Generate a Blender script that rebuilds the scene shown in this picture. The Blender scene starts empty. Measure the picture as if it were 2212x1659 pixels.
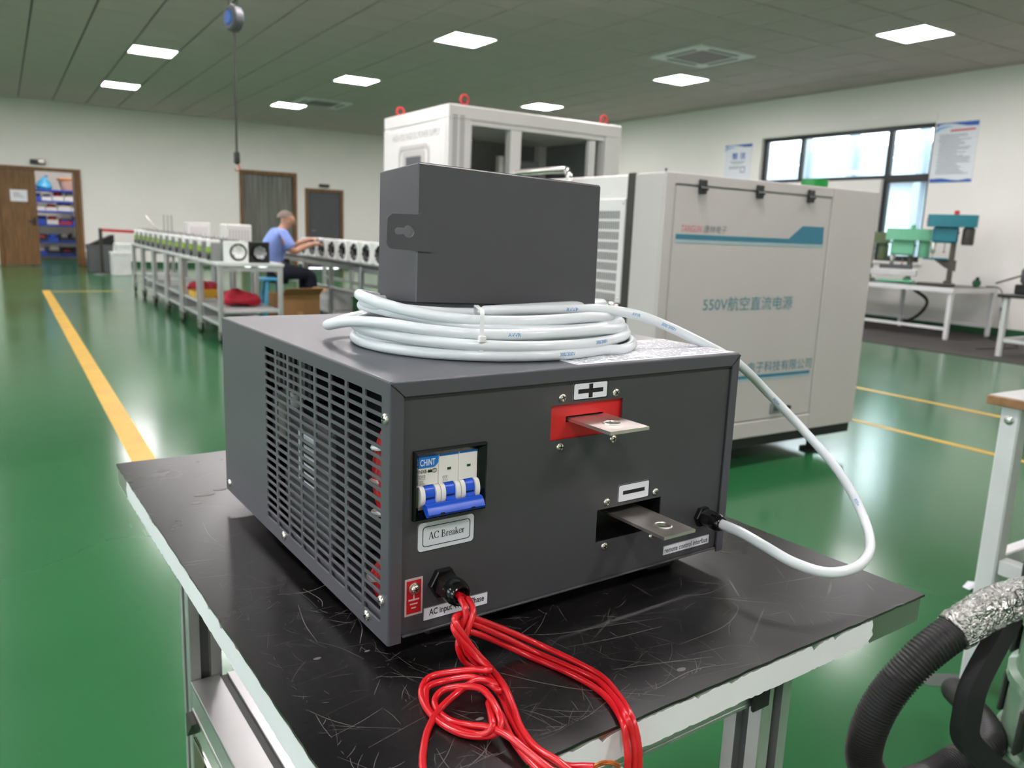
import bpy, bmesh, math, random
from mathutils import Vector, Matrix, Euler
random.seed(11)
SC = bpy.context.scene
COL = SC.collection
R = math.radians
def lin(c):
    c = c / 255.0
    return c / 12.92 if c <= .04045 else ((c + .055) / 1.055) ** 2.4
def rgb(t): return (lin(t[0]), lin(t[1]), lin(t[2]), 1.0)

# ------------------------------------------------------------------ camera, world, exposure
YAW, PITCH, ROLL = R(32.6128), R(10.7962), R(2.2553)
fw = Vector((math.sin(YAW) * math.cos(PITCH), math.cos(YAW) * math.cos(PITCH), -math.sin(PITCH)))
rt = Vector((math.cos(YAW), -math.sin(YAW), 0))
up = rt.cross(fw)
r2 = math.cos(ROLL) * rt + math.sin(ROLL) * up
u2 = -math.sin(ROLL) * rt + math.cos(ROLL) * up
cd = bpy.data.cameras.new('camera')
cam = bpy.data.objects.new('camera', cd); COL.objects.link(cam)
cam.matrix_world = Matrix(((r2.x, u2.x, -fw.x, 0), (r2.y, u2.y, -fw.y, 0), (r2.z, u2.z, -fw.z, 1.1), (0, 0, 0, 1)))
cd.sensor_width = 36.0
cd.lens = 36.0 * 1716.47 / 2212
cd.clip_start = .02
cd.dof.use_dof = True
cd.dof.focus_distance = .67
cd.dof.aperture_fstop = 10.0
SC.camera = cam

wd = bpy.data.worlds.new('overcast_sky'); SC.world = wd; wd.use_nodes = True
bg = wd.node_tree.nodes['Background']
bg.inputs[0].default_value = (.86, .94, 1.0, 1); bg.inputs[1].default_value = 2.6

LAMP = 18.5           # radiance of the ceiling panels
SC.view_settings.view_transform = 'Standard'
SC.view_settings.look = 'None'
SC.view_settings.gamma = 1.0
SC.view_settings.use_curve_mapping = False
SC.view_settings.exposure = 1.7
SC.cycles.use_denoising = True
SC.cycles.max_bounces = 10
SC.cycles.diffuse_bounces = 5
SC.cycles.glossy_bounces = 4
SC.cycles.transparent_max_bounces = 12
SC.cycles.sample_clamp_indirect = 6.0

# ------------------------------------------------------------------ materials
MATS = {}
def nodes(name):
    m = bpy.data.materials.new(name); m.use_nodes = True
    nt = m.node_tree; b = nt.nodes['Principled BSDF']
    return m, nt, b
def add(nt, t, **kw):
    n = nt.nodes.new(t)
    for k, v in kw.items(): setattr(n, k, v)
    return n
def M(name, c, rough=.5, metal=0., var=.06, vs=8., bump=0., bs=300., coat=0., spec=.5, rv=0., stretch=None):
    """procedural material: colour with noise variation, optional fine relief and gloss variation"""
    if name in MATS: return MATS[name]
    m, nt, b = nodes(name); L = nt.links
    tc = add(nt, 'ShaderNodeTexCoord'); src = tc.outputs['Object']
    if stretch:
        mp = add(nt, 'ShaderNodeMapping'); mp.inputs['Scale'].default_value = stretch
        L.new(src, mp.inputs[0]); src = mp.outputs[0]
    nz = add(nt, 'ShaderNodeTexNoise'); nz.inputs['Scale'].default_value = vs; nz.inputs['Detail'].default_value = 4
    L.new(src, nz.inputs['Vector'])
    rp = add(nt, 'ShaderNodeValToRGB')
    a = rgb(c)
    rp.color_ramp.elements[0].position = .3; rp.color_ramp.elements[1].position = .7
    rp.color_ramp.elements[0].color = tuple(x * (1 - var) for x in a[:3]) + (1,)
    rp.color_ramp.elements[1].color = tuple(min(1, x * (1 + var)) for x in a[:3]) + (1,)
    L.new(nz.outputs['Fac'], rp.inputs[0]); L.new(rp.outputs[0], b.inputs['Base Color'])
    b.inputs['Roughness'].default_value = rough; b.inputs['Metallic'].default_value = metal
    b.inputs['Specular IOR Level'].default_value = spec
    b.inputs['Coat Weight'].default_value = coat; b.inputs['Coat Roughness'].default_value = .08
    if rv:
        mr = add(nt, 'ShaderNodeMapRange'); mr.inputs['To Min'].default_value = max(0, rough - rv); mr.inputs['To Max'].default_value = min(1, rough + rv)
        L.new(nz.outputs['Fac'], mr.inputs[0]); L.new(mr.outputs[0], b.inputs['Roughness'])
    if bump:
        n2 = add(nt, 'ShaderNodeTexNoise'); n2.inputs['Scale'].default_value = bs; n2.inputs['Detail'].default_value = 3
        L.new(src, n2.inputs['Vector'])
        bp = add(nt, 'ShaderNodeBump'); bp.inputs['Strength'].default_value = bump; bp.inputs['Distance'].default_value = .002
        L.new(n2.outputs['Fac'], bp.inputs['Height']); L.new(bp.outputs[0], b.inputs['Normal'])
    MATS[name] = m
    return m
def glow(name, c, s):
    m, nt, b = nodes(name)
    b.inputs['Base Color'].default_value = c + (1,); b.inputs['Emission Color'].default_value = c + (1,); b.inputs['Emission Strength'].default_value = s
    MATS[name] = m; return m
def glassmat(name, tint=(.93, .97, .97), gl=.06):
    m, nt, b = nodes(name); nt.nodes.remove(b)
    o = nt.nodes['Material Output']
    tr = add(nt, 'ShaderNodeBsdfTransparent'); tr.inputs[0].default_value = tint + (1,)
    g = add(nt, 'ShaderNodeBsdfGlossy'); g.inputs['Roughness'].default_value = .02
    fr = add(nt, 'ShaderNodeFresnel'); fr.inputs[0].default_value = 1.45
    mx = add(nt, 'ShaderNodeMixShader')
    nt.links.new(fr.outputs[0], mx.inputs[0]); nt.links.new(tr.outputs[0], mx.inputs[1]); nt.links.new(g.outputs[0], mx.inputs[2]); nt.links.new(mx.outputs[0], o.inputs[0])
    MATS[name] = m; return m

def floor_mat():
    m, nt, b = nodes('green_epoxy'); L = nt.links
    tc = add(nt, 'ShaderNodeTexCoord'); P = tc.outputs['Object']
    n1 = add(nt, 'ShaderNodeTexNoise'); n1.inputs['Scale'].default_value = .5; n1.inputs['Detail'].default_value = 5; L.new(P, n1.inputs['Vector'])
    rp = add(nt, 'ShaderNodeValToRGB'); e = rp.color_ramp.elements
    e[0].position = .3; e[0].color = rgb((34, 92, 52)); e[1].position = .72; e[1].color = rgb((46, 108, 64))
    L.new(n1.outputs['Fac'], rp.inputs[0])
    mp = add(nt, 'ShaderNodeMapping'); mp.inputs['Scale'].default_value = (9, .7, 1); mp.inputs['Rotation'].default_value = (0, 0, .35); L.new(P, mp.inputs[0])
    n2 = add(nt, 'ShaderNodeTexNoise'); n2.inputs['Scale'].default_value = 3.2; n2.inputs['Detail'].default_value = 8; n2.inputs['Roughness'].default_value = .65; L.new(mp.outputs[0], n2.inputs['Vector'])
    r2_ = add(nt, 'ShaderNodeValToRGB'); r2_.color_ramp.elements[0].position = .66; r2_.color_ramp.elements[1].position = .78; r2_.color_ramp.elements[0].color = (0, 0, 0, 1); r2_.color_ramp.elements[1].color = (.3, .3, .3, 1)
    L.new(n2.outputs['Fac'], r2_.inputs[0])
    mx = add(nt, 'ShaderNodeMixRGB'); mx.inputs[2].default_value = rgb((112, 150, 118)); L.new(r2_.outputs[0], mx.inputs[0]); L.new(rp.outputs[0], mx.inputs[1])
    L.new(mx.outputs[0], b.inputs['Base Color'])
    mr = add(nt, 'ShaderNodeMapRange'); mr.inputs['To Min'].default_value = .11; mr.inputs['To Max'].default_value = .23; L.new(n1.outputs['Fac'], mr.inputs[0]); L.new(mr.outputs[0], b.inputs['Roughness'])
    n3 = add(nt, 'ShaderNodeTexNoise'); n3.inputs['Scale'].default_value = 2.6; n3.inputs['Detail'].default_value = 3; L.new(P, n3.inputs['Vector'])
    bp = add(nt, 'ShaderNodeBump'); bp.inputs['Strength'].default_value = .05; bp.inputs['Distance'].default_value = .02; L.new(n3.outputs['Fac'], bp.inputs['Height']); L.new(bp.outputs[0], b.inputs['Normal'])
    b.inputs['IOR'].default_value = 1.58
    MATS['floor'] = m
floor_mat()
def rubber_mat():
    """black rubber with wear: dusty blotches and fine streaks in several directions"""
    m, nt, b = nodes('scuffed_rubber'); L = nt.links
    tc = add(nt, 'ShaderNodeTexCoord'); P = tc.outputs['Object']
    n1 = add(nt, 'ShaderNodeTexNoise'); n1.inputs['Scale'].default_value = 7; n1.inputs['Detail'].default_value = 6; L.new(P, n1.inputs['Vector'])
    acc = None
    for ang, sx, sy, lo in ((.2, 6, 190, .69), (-.5, 5, 160, .70), (1.15, 5, 220, .71), (2.2, 7, 150, .71), (.75, 9, 260, .70)):
        mp = add(nt, 'ShaderNodeMapping'); mp.inputs['Rotation'].default_value = (0, 0, ang); L.new(P, mp.inputs[0])
        m2 = add(nt, 'ShaderNodeMapping'); m2.inputs['Scale'].default_value = (sx, sy, 1); L.new(mp.outputs[0], m2.inputs[0])
        nz = add(nt, 'ShaderNodeTexNoise'); nz.inputs['Scale'].default_value = 1.0; nz.inputs['Detail'].default_value = 2; L.new(m2.outputs[0], nz.inputs['Vector'])
        mr = add(nt, 'ShaderNodeMapRange'); mr.inputs['From Min'].default_value = lo; mr.inputs['From Max'].default_value = lo + .07; L.new(nz.outputs['Fac'], mr.inputs[0])
        if acc is None: acc = mr.outputs[0]
        else:
            mm = add(nt, 'ShaderNodeMath', operation='MAXIMUM'); L.new(acc, mm.inputs[0]); L.new(mr.outputs[0], mm.inputs[1]); acc = mm.outputs[0]
    bl = add(nt, 'ShaderNodeMapRange'); bl.inputs['From Min'].default_value = .42; bl.inputs['From Max'].default_value = .7; L.new(n1.outputs['Fac'], bl.inputs[0])
    mu = add(nt, 'ShaderNodeMath', operation='MULTIPLY'); L.new(acc, mu.inputs[0]); L.new(bl.outputs[0], mu.inputs[1])
    rp = add(nt, 'ShaderNodeValToRGB'); rp.color_ramp.elements[0].position = .35; rp.color_ramp.elements[0].color = rgb((17, 16, 17)); rp.color_ramp.elements[1].position = .75; rp.color_ramp.elements[1].color = rgb((32, 30, 31))
    L.new(n1.outputs['Fac'], rp.inputs[0])
    mx = add(nt, 'ShaderNodeMixRGB'); mx.inputs[2].default_value = rgb((140, 138, 136)); L.new(rp.outputs[0], mx.inputs[1])
    m5 = add(nt, 'ShaderNodeMath', operation='MULTIPLY'); m5.inputs[1].default_value = .6; L.new(mu.outputs[0], m5.inputs[0]); L.new(m5.outputs[0], mx.inputs[0])
    L.new(mx.outputs[0], b.inputs['Base Color'])
    mr = add(nt, 'ShaderNodeMapRange'); mr.inputs['To Min'].default_value = .2; mr.inputs['To Max'].default_value = .38; b.inputs['IOR'].default_value = 1.6; L.new(n1.outputs['Fac'], mr.inputs[0]); L.new(mr.outputs[0], b.inputs['Roughness'])
    bp = add(nt, 'ShaderNodeBump'); bp.inputs['Strength'].default_value = .15; bp.inputs['Distance'].default_value = .001; L.new(mu.outputs[0], bp.inputs['Height']); L.new(bp.outputs[0], b.inputs['Normal'])
    MATS['rubber_top'] = m
rubber_mat()
def wood_mat():
    m, nt, b = nodes('oak_veneer'); L = nt.links
    tc = add(nt, 'ShaderNodeTexCoord')
    mp = add(nt, 'ShaderNodeMapping'); mp.inputs['Scale'].default_value = (14, 14, 1.2); L.new(tc.outputs['Object'], mp.inputs[0])
    nz = add(nt, 'ShaderNodeTexNoise'); nz.inputs['Scale'].default_value = 2; nz.inputs['Detail'].default_value = 6; L.new(mp.outputs[0], nz.inputs['Vector'])
    rp = add(nt, 'ShaderNodeValToRGB'); rp.color_ramp.elements[0].position = .3; rp.color_ramp.elements[0].color = rgb((96, 66, 34)); rp.color_ramp.elements[1].position = .7; rp.color_ramp.elements[1].color = rgb((136, 98, 56))
    L.new(nz.outputs['Fac'], rp.inputs[0]); L.new(rp.outputs[0], b.inputs['Base Color']); b.inputs['Roughness'].default_value = .45
    MATS['wood'] = m
wood_mat()
def foil_mat():
    m, nt, b = nodes('crumpled_foil'); L = nt.links
    tc = add(nt, 'ShaderNodeTexCoord')
    acc = None
    for sc_, k in ((38, 1.), (90, .5), (200, .22)):
        nz = add(nt, 'ShaderNodeTexNoise'); nz.inputs['Scale'].default_value = sc_; nz.inputs['Detail'].default_value = 1; nz.inputs['Distortion'].default_value = 1.2; L.new(tc.outputs['Object'], nz.inputs['Vector'])
        s1 = add(nt, 'ShaderNodeMath', operation='SUBTRACT'); s1.inputs[1].default_value = .5; L.new(nz.outputs['Fac'], s1.inputs[0])
        s2 = add(nt, 'ShaderNodeMath', operation='ABSOLUTE'); L.new(s1.outputs[0], s2.inputs[0])
        s3 = add(nt, 'ShaderNodeMath', operation='MULTIPLY'); s3.inputs[1].default_value = k; L.new(s2.outputs[0], s3.inputs[0])
        if acc is None: acc = s3.outputs[0]
        else:
            q = add(nt, 'ShaderNodeMath', operation='ADD'); L.new(acc, q.inputs[0]); L.new(s3.outputs[0], q.inputs[1]); acc = q.outputs[0]
    bp = add(nt, 'ShaderNodeBump'); bp.inputs['Strength'].default_value = 1.0; bp.inputs['Distance'].default_value = .03; L.new(acc, bp.inputs['Height']); L.new(bp.outputs[0], b.inputs['Normal'])
    b.inputs['Base Color'].default_value = rgb((200, 200, 196)); b.inputs['Metallic'].default_value = 1; b.inputs['Roughness'].default_value = .2
    MATS['foil'] = m
foil_mat()
M('wall', (240, 237, 231), .85, var=.02, vs=1.2, bump=.05, bs=60)
M('ceiling_tile', (192, 178, 176), .9, var=.04, vs=1.5, bump=.25, bs=180)
M('ceiling_grid', (34, 35, 33), .7, var=.05)
M('baseboard', (22, 84, 44), .5)
M('line_yellow', (205, 162, 50), .42, var=.12, vs=5)
M('frame_dark', (40, 42, 44), .4)
M('psu_paint_lit', (76, 76, 82), .36, var=.03, vs=5, bump=.08, bs=900)  # cover paint, made lighter for the light on top and sides
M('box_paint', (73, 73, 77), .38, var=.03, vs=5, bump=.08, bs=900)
M('psu_paint_shade', (66, 66, 69), .4, var=.03, vs=6, bump=.08, bs=900)  # same paint as the cover, darkened for the shade on the front
M('black_gap', (12, 12, 13), .7)
M('black_plastic', (18, 18, 19), .28, bump=.02, bs=400)
M('black_gloss', (12, 12, 13), .16)
M('black_matte', (24, 24, 25), .6, bump=.06, bs=200)
M('chrome', (205, 203, 198), .16, metal=1., var=.04)
M('nickel', (226, 222, 214), .26, metal=1., var=.04)
M('steel', (176, 174, 168), .3, metal=1., var=.08, vs=3, rv=.08)
M('busbar', (226, 219, 211), .42, metal=1., var=.16, vs=40, rv=.12)
M('alu', (200, 200, 200), .32, metal=.9, var=.06, vs=6, rv=.1)
M('alu_slot', (86, 86, 86), .5, metal=.6)
M('dark_steel', (70, 68, 64), .4, metal=.8, var=.1)
M('white_film', (232, 234, 236), .35, var=.03, vs=9, bump=.06, bs=40)
M('red_plate', (205, 34, 36), .42, var=.05)
M('red_wire', (206, 20, 32), .3, var=.04, coat=.25)
M('red_print', (235, 110, 110), .5)
M('white_cable', (224, 230, 232), .3, var=.03, vs=6, coat=.2)
M('zip_white', (236, 238, 236), .35)
M('blue_print', (60, 140, 196), .5)
M('copper', (205, 120, 70), .35, metal=1., bump=.3, bs=700)
M('label_grey', (206, 214, 218), .42, var=.02)
M('label_white', (226, 228, 234), .4, var=.02)
M('ink', (18, 18, 20), .5)
M('breaker_white', (228, 226, 218), .4, var=.02)
M('breaker_blue', (22, 82, 205), .34, var=.04)
M('logo_blue', (20, 112, 196), .4)
M('window_green', (14, 66, 40), .3)
M('label_red', (178, 20, 26), .4)
M('label_silver', (188, 170, 168), .4)
M('cab_white', (222, 218, 216), .4, var=.02, vs=2)
M('cab_grey', (186, 181, 178), .38, var=.03, vs=2)
M('cab_dark', (74, 76, 76), .5)
M('cab_inner', (128, 130, 130), .5)
M('teal_print', (48, 116, 140), .5)
M('teal_pale', (150, 180, 186), .5)
M('grey_print', (150, 152, 150), .5)
M('text_teal', (70, 128, 140), .5)
M('text_red', (206, 110, 116), .5)
M('text_dark', (110, 110, 108), .5)
M('green_tape', (16, 128, 52), .35)
M('red_paint', (200, 46, 50), .4)
M('cart_grey', (178, 180, 178), .45, var=.05)
M('cart_top', (196, 200, 196), .4, var=.05)
M('bench_top', (62, 66, 66), .4)
M('module_grey', (140, 142, 140), .4, metal=.5)
M('module_white', (226, 228, 224), .45)
M('fin_green', (150, 182, 60), .5)
M('fan_black', (16, 16, 17), .4)
M('shirt', (128, 152, 214), .85, var=.08, vs=14, bump=.2, bs=60)
M('trousers', (24, 28, 44), .85, var=.1)
M('skin', (186, 138, 112), .55, var=.06, vs=20)
M('hair', (120, 106, 96), .8)
M('stool_blue', (70, 160, 200), .4)
M('cardboard', (158, 118, 74), .8, var=.08, vs=6)
M('tape_brown', (186, 150, 98), .35)
M('red_bag', (176, 22, 46), .7, var=.15, vs=9)
M('shelf_blue', (26, 62, 158), .45)
M('bin_blue', (40, 74, 170), .45)
M('bin_white', (214, 214, 212), .5)
M('bin_red', (170, 36, 44), .5)
M('bin_dark', (38, 40, 52), .5)
M('basket', (196, 164, 146), .6)
M('orange', (214, 130, 40), .5)
M('door_grey', (78, 80, 84), .5)
M('strip_pvc', (104, 106, 98), .25, var=.25, vs=3, coat=.3, stretch=(6, 6, .4))
M('drill_teal', (26, 116, 130), .4, var=.06)
M('drill_mint', (116, 190, 150), .42, var=.06)
M('drill_olive', (104, 116, 84), .45, var=.08)
M('cast_iron', (92, 88, 82), .45, metal=.5, var=.12)
M('frame_white', (222, 224, 224), .42, var=.04, vs=9)
M('mat_black', (62, 58, 56), .8, var=.12, vs=3)
M('plywood', (150, 112, 74), .7, var=.18, vs=60)
M('drum_green', (112, 138, 116), .22, var=.06, coat=.4)
M('drum_dark', (58, 62, 58), .4)
M('hose_black', (34, 33, 33), .5, bump=.05, bs=200)
M('poster_white', (226, 230, 236), .4, var=.01)
M('poster_blue', (48, 96, 178), .45)
M('poster_sky', (120, 176, 222), .45)
M('poster_red', (206, 66, 78), .5)
M('poster_ink', (150, 154, 162), .5)
M('outside_wall', (182, 192, 200), .8)
M('outside_post', (132, 142, 150), .7)
M('outside_ground', (150, 152, 150), .9)
M('paper', (232, 232, 238), .6)
M('stain', (52, 66, 58), .35, var=.1)
M('floor_scratch', (110, 156, 118), .35)
M('rubber_scratch', (112, 110, 107), .55)
M('grey_box', (84, 86, 88), .5)
glow('panel_light', (1.0, .93, .955), LAMP)
glassmat('glass')

# ------------------------------------------------------------------ mesh builder
class MB:
    def __init__(self): self.v = []; self.f = []; self.mi = []; self.mat = 0
    def face(self, vs, fs):
        b = len(self.v); self.v += [tuple(p) for p in vs]
        self.f += [tuple(b + i for i in q) for q in fs]; self.mi += [self.mat] * len(fs)
        return self
    def box(self, x0, x1, y0, y1, z0, z1, c=0., T=None):
        if x0 > x1: x0, x1 = x1, x0
        if y0 > y1: y0, y1 = y1, y0
        if z0 > z1: z0, z1 = z1, z0
        c = min(c, .49 * min(x1 - x0, y1 - y0, z1 - z0))
        if c <= 0:
            vs = [(x, y, z) for x in (x0, x1) for y in (y0, y1) for z in (z0, z1)]
            fs = [(0, 1, 3, 2), (4, 6, 7, 5), (0, 4, 5, 1), (2, 3, 7, 6), (0, 2, 6, 4), (1, 5, 7, 3)]
        else:
            vs = []; idx = {}
            X = (x0, x1); Y = (y0, y1); Z = (z0, z1)
            for i in (0, 1):
                for j in (0, 1):
                    for k in (0, 1):
                        s = (c if i == 0 else -c, c if j == 0 else -c, c if k == 0 else -c)
                        for a in range(3):
                            p = [X[i] + s[0], Y[j] + s[1], Z[k] + s[2]]; p[a] = (X[i], Y[j], Z[k])[a]
                            idx[i, j, k, a] = len(vs); vs.append(tuple(p))
            fs = []
            for a in range(3):
                o = [q for q in range(3) if q != a]
                for s in (0, 1):
                    def K(p, q):
                        t = [0, 0, 0]; t[a] = s; t[o[0]] = p; t[o[1]] = q; return idx[t[0], t[1], t[2], a]
                    q = (K(0, 0), K(1, 0), K(1, 1), K(0, 1))
                    flip = (s == 0) ^ (a == 1)
                    fs.append(q[::-1] if flip else q)
            for a in range(3):
                o = [q for q in range(3) if q != a]
                for p in (0, 1):
                    for q in (0, 1):
                        t0 = [0, 0, 0]; t0[o[0]] = p; t0[o[1]] = q; t1 = list(t0); t1[a] = 1
                        fs.append((idx[tuple(t0) + (o[0],)], idx[tuple(t1) + (o[0],)], idx[tuple(t1) + (o[1],)], idx[tuple(t0) + (o[1],)]))
            for i in (0, 1):
                for j in (0, 1):
                    for k in (0, 1): fs.append((idx[i, j, k, 0], idx[i, j, k, 1], idx[i, j, k, 2]))
        if T is not None: vs = [tuple(T @ Vector(p)) for p in vs]
        return self.face(vs, fs)
    def bar(self, p0, p1, w, h, c=0., upv=(0, 0, 1)):
        """box of section w x h along p0-p1"""
        p0 = Vector(p0); p1 = Vector(p1); d = p1 - p0; L = d.length; d.normalize()
        u = Vector(upv)
        if abs(d.dot(u)) > .99: u = Vector((0, 1, 0))
        s = d.cross(u).normalized(); u = s.cross(d)
        T = Matrix(((d.x, s.x, u.x, p0.x), (d.y, s.y, u.y, p0.y), (d.z, s.z, u.z, p0.z), (0, 0, 0, 1)))
        return self.box(0, L, -w / 2, w / 2, -h / 2, h / 2, c, T)
    def cyl(self, p0, p1, r0, r1=None, n=20, caps=True):
        r1 = r0 if r1 is None else r1
        return self.lathe([(r0, 0), (r1, (Vector(p1) - Vector(p0)).length)], p0, Vector(p1) - Vector(p0), n, caps)
    def lathe(self, prof, org, axis, n=24, caps=True, ref=None):
        a = Vector(axis).normalized(); t = Vector(ref) if ref else (Vector((0, 0, 1)) if abs(a.z) < .9 else Vector((1, 0, 0)))
        e1 = (t - a * t.dot(a)).normalized(); e2 = a.cross(e1); o = Vector(org)
        vs = []
        for r, z in prof:
            for i in range(n):
                th = 2 * math.pi * i / n; vs.append(o + a * z + (e1 * math.cos(th) + e2 * math.sin(th)) * r)
        fs = []
        for k in range(len(prof) - 1):
            for i in range(n):
                j = (i + 1) % n; fs.append((k * n + i, k * n + j, (k + 1) * n + j, (k + 1) * n + i))
        if caps:
            if prof[0][0] > 1e-6: fs.append(tuple(range(n))[::-1])
            if prof[-1][0] > 1e-6: fs.append(tuple((len(prof) - 1) * n + i for i in range(n)))
        return self.face(vs, fs)
    def tube(self, pts, r, n=10, closed=False, caps=True):
        P = [Vector(p) for p in pts]; N = len(P)
        rs = r if isinstance(r, (list, tuple)) else [r] * N
        def tan(i):
            a = P[(i - 1) % N] if (closed or i > 0) else P[0]; b = P[(i + 1) % N] if (closed or i < N - 1) else P[-1]
            d = b - a
            return d.normalized() if d.length > 1e-9 else Vector((0, 0, 1))
        t = tan(0); u = Vector((0, 0, 1)) if abs(t.z) < .9 else Vector((1, 0, 0)); u = (u - t * u.dot(t)).normalized()
        vs = []
        for i in range(N):
            t = tan(i); u = u - t * u.dot(t)
            u = u.normalized() if u.length > 1e-6 else Vector((1, 0, 0)); w = t.cross(u)
            for k in range(n):
                a = 2 * math.pi * k / n; vs.append(P[i] + (u * math.cos(a) + w * math.sin(a)) * rs[i])
        fs = []
        for i in range(N if closed else N - 1):
            j = (i + 1) % N
            for k in range(n):
                l = (k + 1) % n; fs.append((i * n + k, i * n + l, j * n + l, j * n + k))
        if caps and not closed: fs += [tuple(range(n))[::-1], tuple((N - 1) * n + k for k in range(n))]
        return self.face(vs, fs)
    def prism(self, poly, org, ux, uy, depth):
        """polygon (list of 2-D points) in plane org+ux*a+uy*b, extruded by depth along ux x uy"""
        o = Vector(org); X = Vector(ux); Y = Vector(uy); n = X.cross(Y).normalized() * depth
        a = [o + X * p[0] + Y * p[1] for p in poly]; N = len(a)
        vs = a + [p + n for p in a]
        fs = [tuple(range(N))[::-1], tuple(N + i for i in range(N))] + [(i, (i + 1) % N, N + (i + 1) % N, N + i) for i in range(N)]
        return self.face(vs, fs)
    def ring(self, outer, inner, org, ux, uy, depth):
        """flat ring between two equally long outlines, extruded"""
        o = Vector(org); X = Vector(ux); Y = Vector(uy); n = X.cross(Y).normalized() * depth; N = len(outer)
        A = [o + X * p[0] + Y * p[1] for p in outer]; B = [o + X * p[0] + Y * p[1] for p in inner]
        vs = A + B + [p + n for p in A] + [p + n for p in B]; fs = []
        for i in range(N):
            j = (i + 1) % N
            fs += [(N + i, N + j, j, i), (2 * N + i, 2 * N + j, 3 * N + j, 3 * N + i), (i, j, 2 * N + j, 2 * N + i), (N + j, N + i, 3 * N + i, 3 * N + j)]
        return self.face(vs, fs)
    def mesh(self, name, mats, ang=35):
        me = bpy.data.meshes.new(name); me.from_pydata(self.v, [], self.f)
        for m in (mats if isinstance(mats, (list, tuple)) else [mats]): me.materials.append(MATS[m])
        if any(self.mi): me.polygons.foreach_set('material_index', self.mi)
        me.shade_smooth(); me.set_sharp_from_angle(angle=R(ang)); me.update()
        return me
    def build(self, name, mats, parent=None, ang=35, loc=None, rot=None):
        o = bpy.data.objects.new(name, self.mesh(name, mats, ang)); COL.objects.link(o)
        if parent: o.parent = parent
        if loc: o.location = loc
        if rot: o.rotation_euler = rot
        return o
def tag(o, label=None, cat=None, group=None, kind=None):
    if label: o['label'] = label
    if cat: o['category'] = cat
    if group: o['group'] = group
    if kind: o['kind'] = kind
    return o
def thing(name, label, cat, loc=(0, 0, 0), rz=0., group=None, rot=None):
    o = bpy.data.objects.new(name, None); COL.objects.link(o); o.location = loc
    o.rotation_euler = rot if rot else (0, 0, rz); o.empty_display_size = .1
    return tag(o, label, cat, group)
def inst(name, me, parent=None, loc=None, rot=None):
    o = bpy.data.objects.new(name, me); COL.objects.link(o)
    if parent: o.parent = parent
    if loc: o.location = loc
    if rot: o.rotation_euler = rot
    return o
def copy_tree(o, parent=None):
    c = o.copy(); COL.objects.link(c); c.parent = parent
    for ch in list(o.children): copy_tree(ch, c)
    return c
def struct(o): o['kind'] = 'structure'; return o
def rrect(x0, x1, y0, y1, r, n=4):
    p = []
    for cx, cy, a in ((x1 - r, y1 - r, 0), (x0 + r, y1 - r, 90), (x0 + r, y0 + r, 180), (x1 - r, y0 + r, 270)):
        for k in range(n + 1):
            t = R(a + 90 * k / n); p.append((cx + r * math.cos(t), cy + r * math.sin(t)))
    return p
def spline(pts, sub=8, closed=False):
    P = [Vector(p) for p in pts]; N = len(P); out = []
    for i in range(N if closed else N - 1):
        a = P[(i - 1) % N] if (closed or i > 0) else P[0] * 2 - P[1]
        b = P[i]; c = P[(i + 1) % N]; d = P[(i + 2) % N] if (closed or i + 2 < N) else P[-1] * 2 - P[-2]
        for k in range(sub):
            t = k / sub
            out.append(.5 * ((2 * b) + (c - a) * t + (2 * a - 5 * b + 4 * c - d) * t * t + (3 * b - a - 3 * c + d) * t ** 3))
    if not closed: out.append(P[-1])
    return out
TXT = {}
def text_geo(body, bold=0., shear=0.):
    k = (body, bold, shear)
    if k not in TXT:
        c = bpy.data.curves.new('t', 'FONT'); c.body = body; c.size = 1; c.offset = bold; c.shear = shear; c.resolution_u = 3
        o = bpy.data.objects.new('t', c); COL.objects.link(o)
        dg = bpy.context.evaluated_depsgraph_get(); dg.update()
        m = bpy.data.meshes.new_from_object(o.evaluated_get(dg), depsgraph=dg)
        v = [tuple(p.co) for p in m.vertices]; f = [tuple(q.vertices) for q in m.polygons]
        bpy.data.objects.remove(o); bpy.data.curves.remove(c); bpy.data.meshes.remove(m)
        xs = [p[0] for p in v]; ys = [p[1] for p in v]
        TXT[k] = (v, f, min(xs), max(xs), min(ys), max(ys))
    return TXT[k]
def text(name, body, mat, parent, org, ux, uy, w, h=None, bold=0., shear=0.):
    """flat lettering filling a box of width w (height h) whose lower-left corner is org"""
    v, f, x0, x1, y0, y1 = text_geo(body, bold, shear)
    sx = w / (x1 - x0); sy = (h / (y1 - y0)) if h else sx
    o = Vector(org); X = Vector(ux); Y = Vector(uy)
    mb = MB(); mb.face([o + X * ((p[0] - x0) * sx) + Y * ((p[1] - y0) * sy) for p in v], f)
    return mb.build(name, mat, parent)

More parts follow.
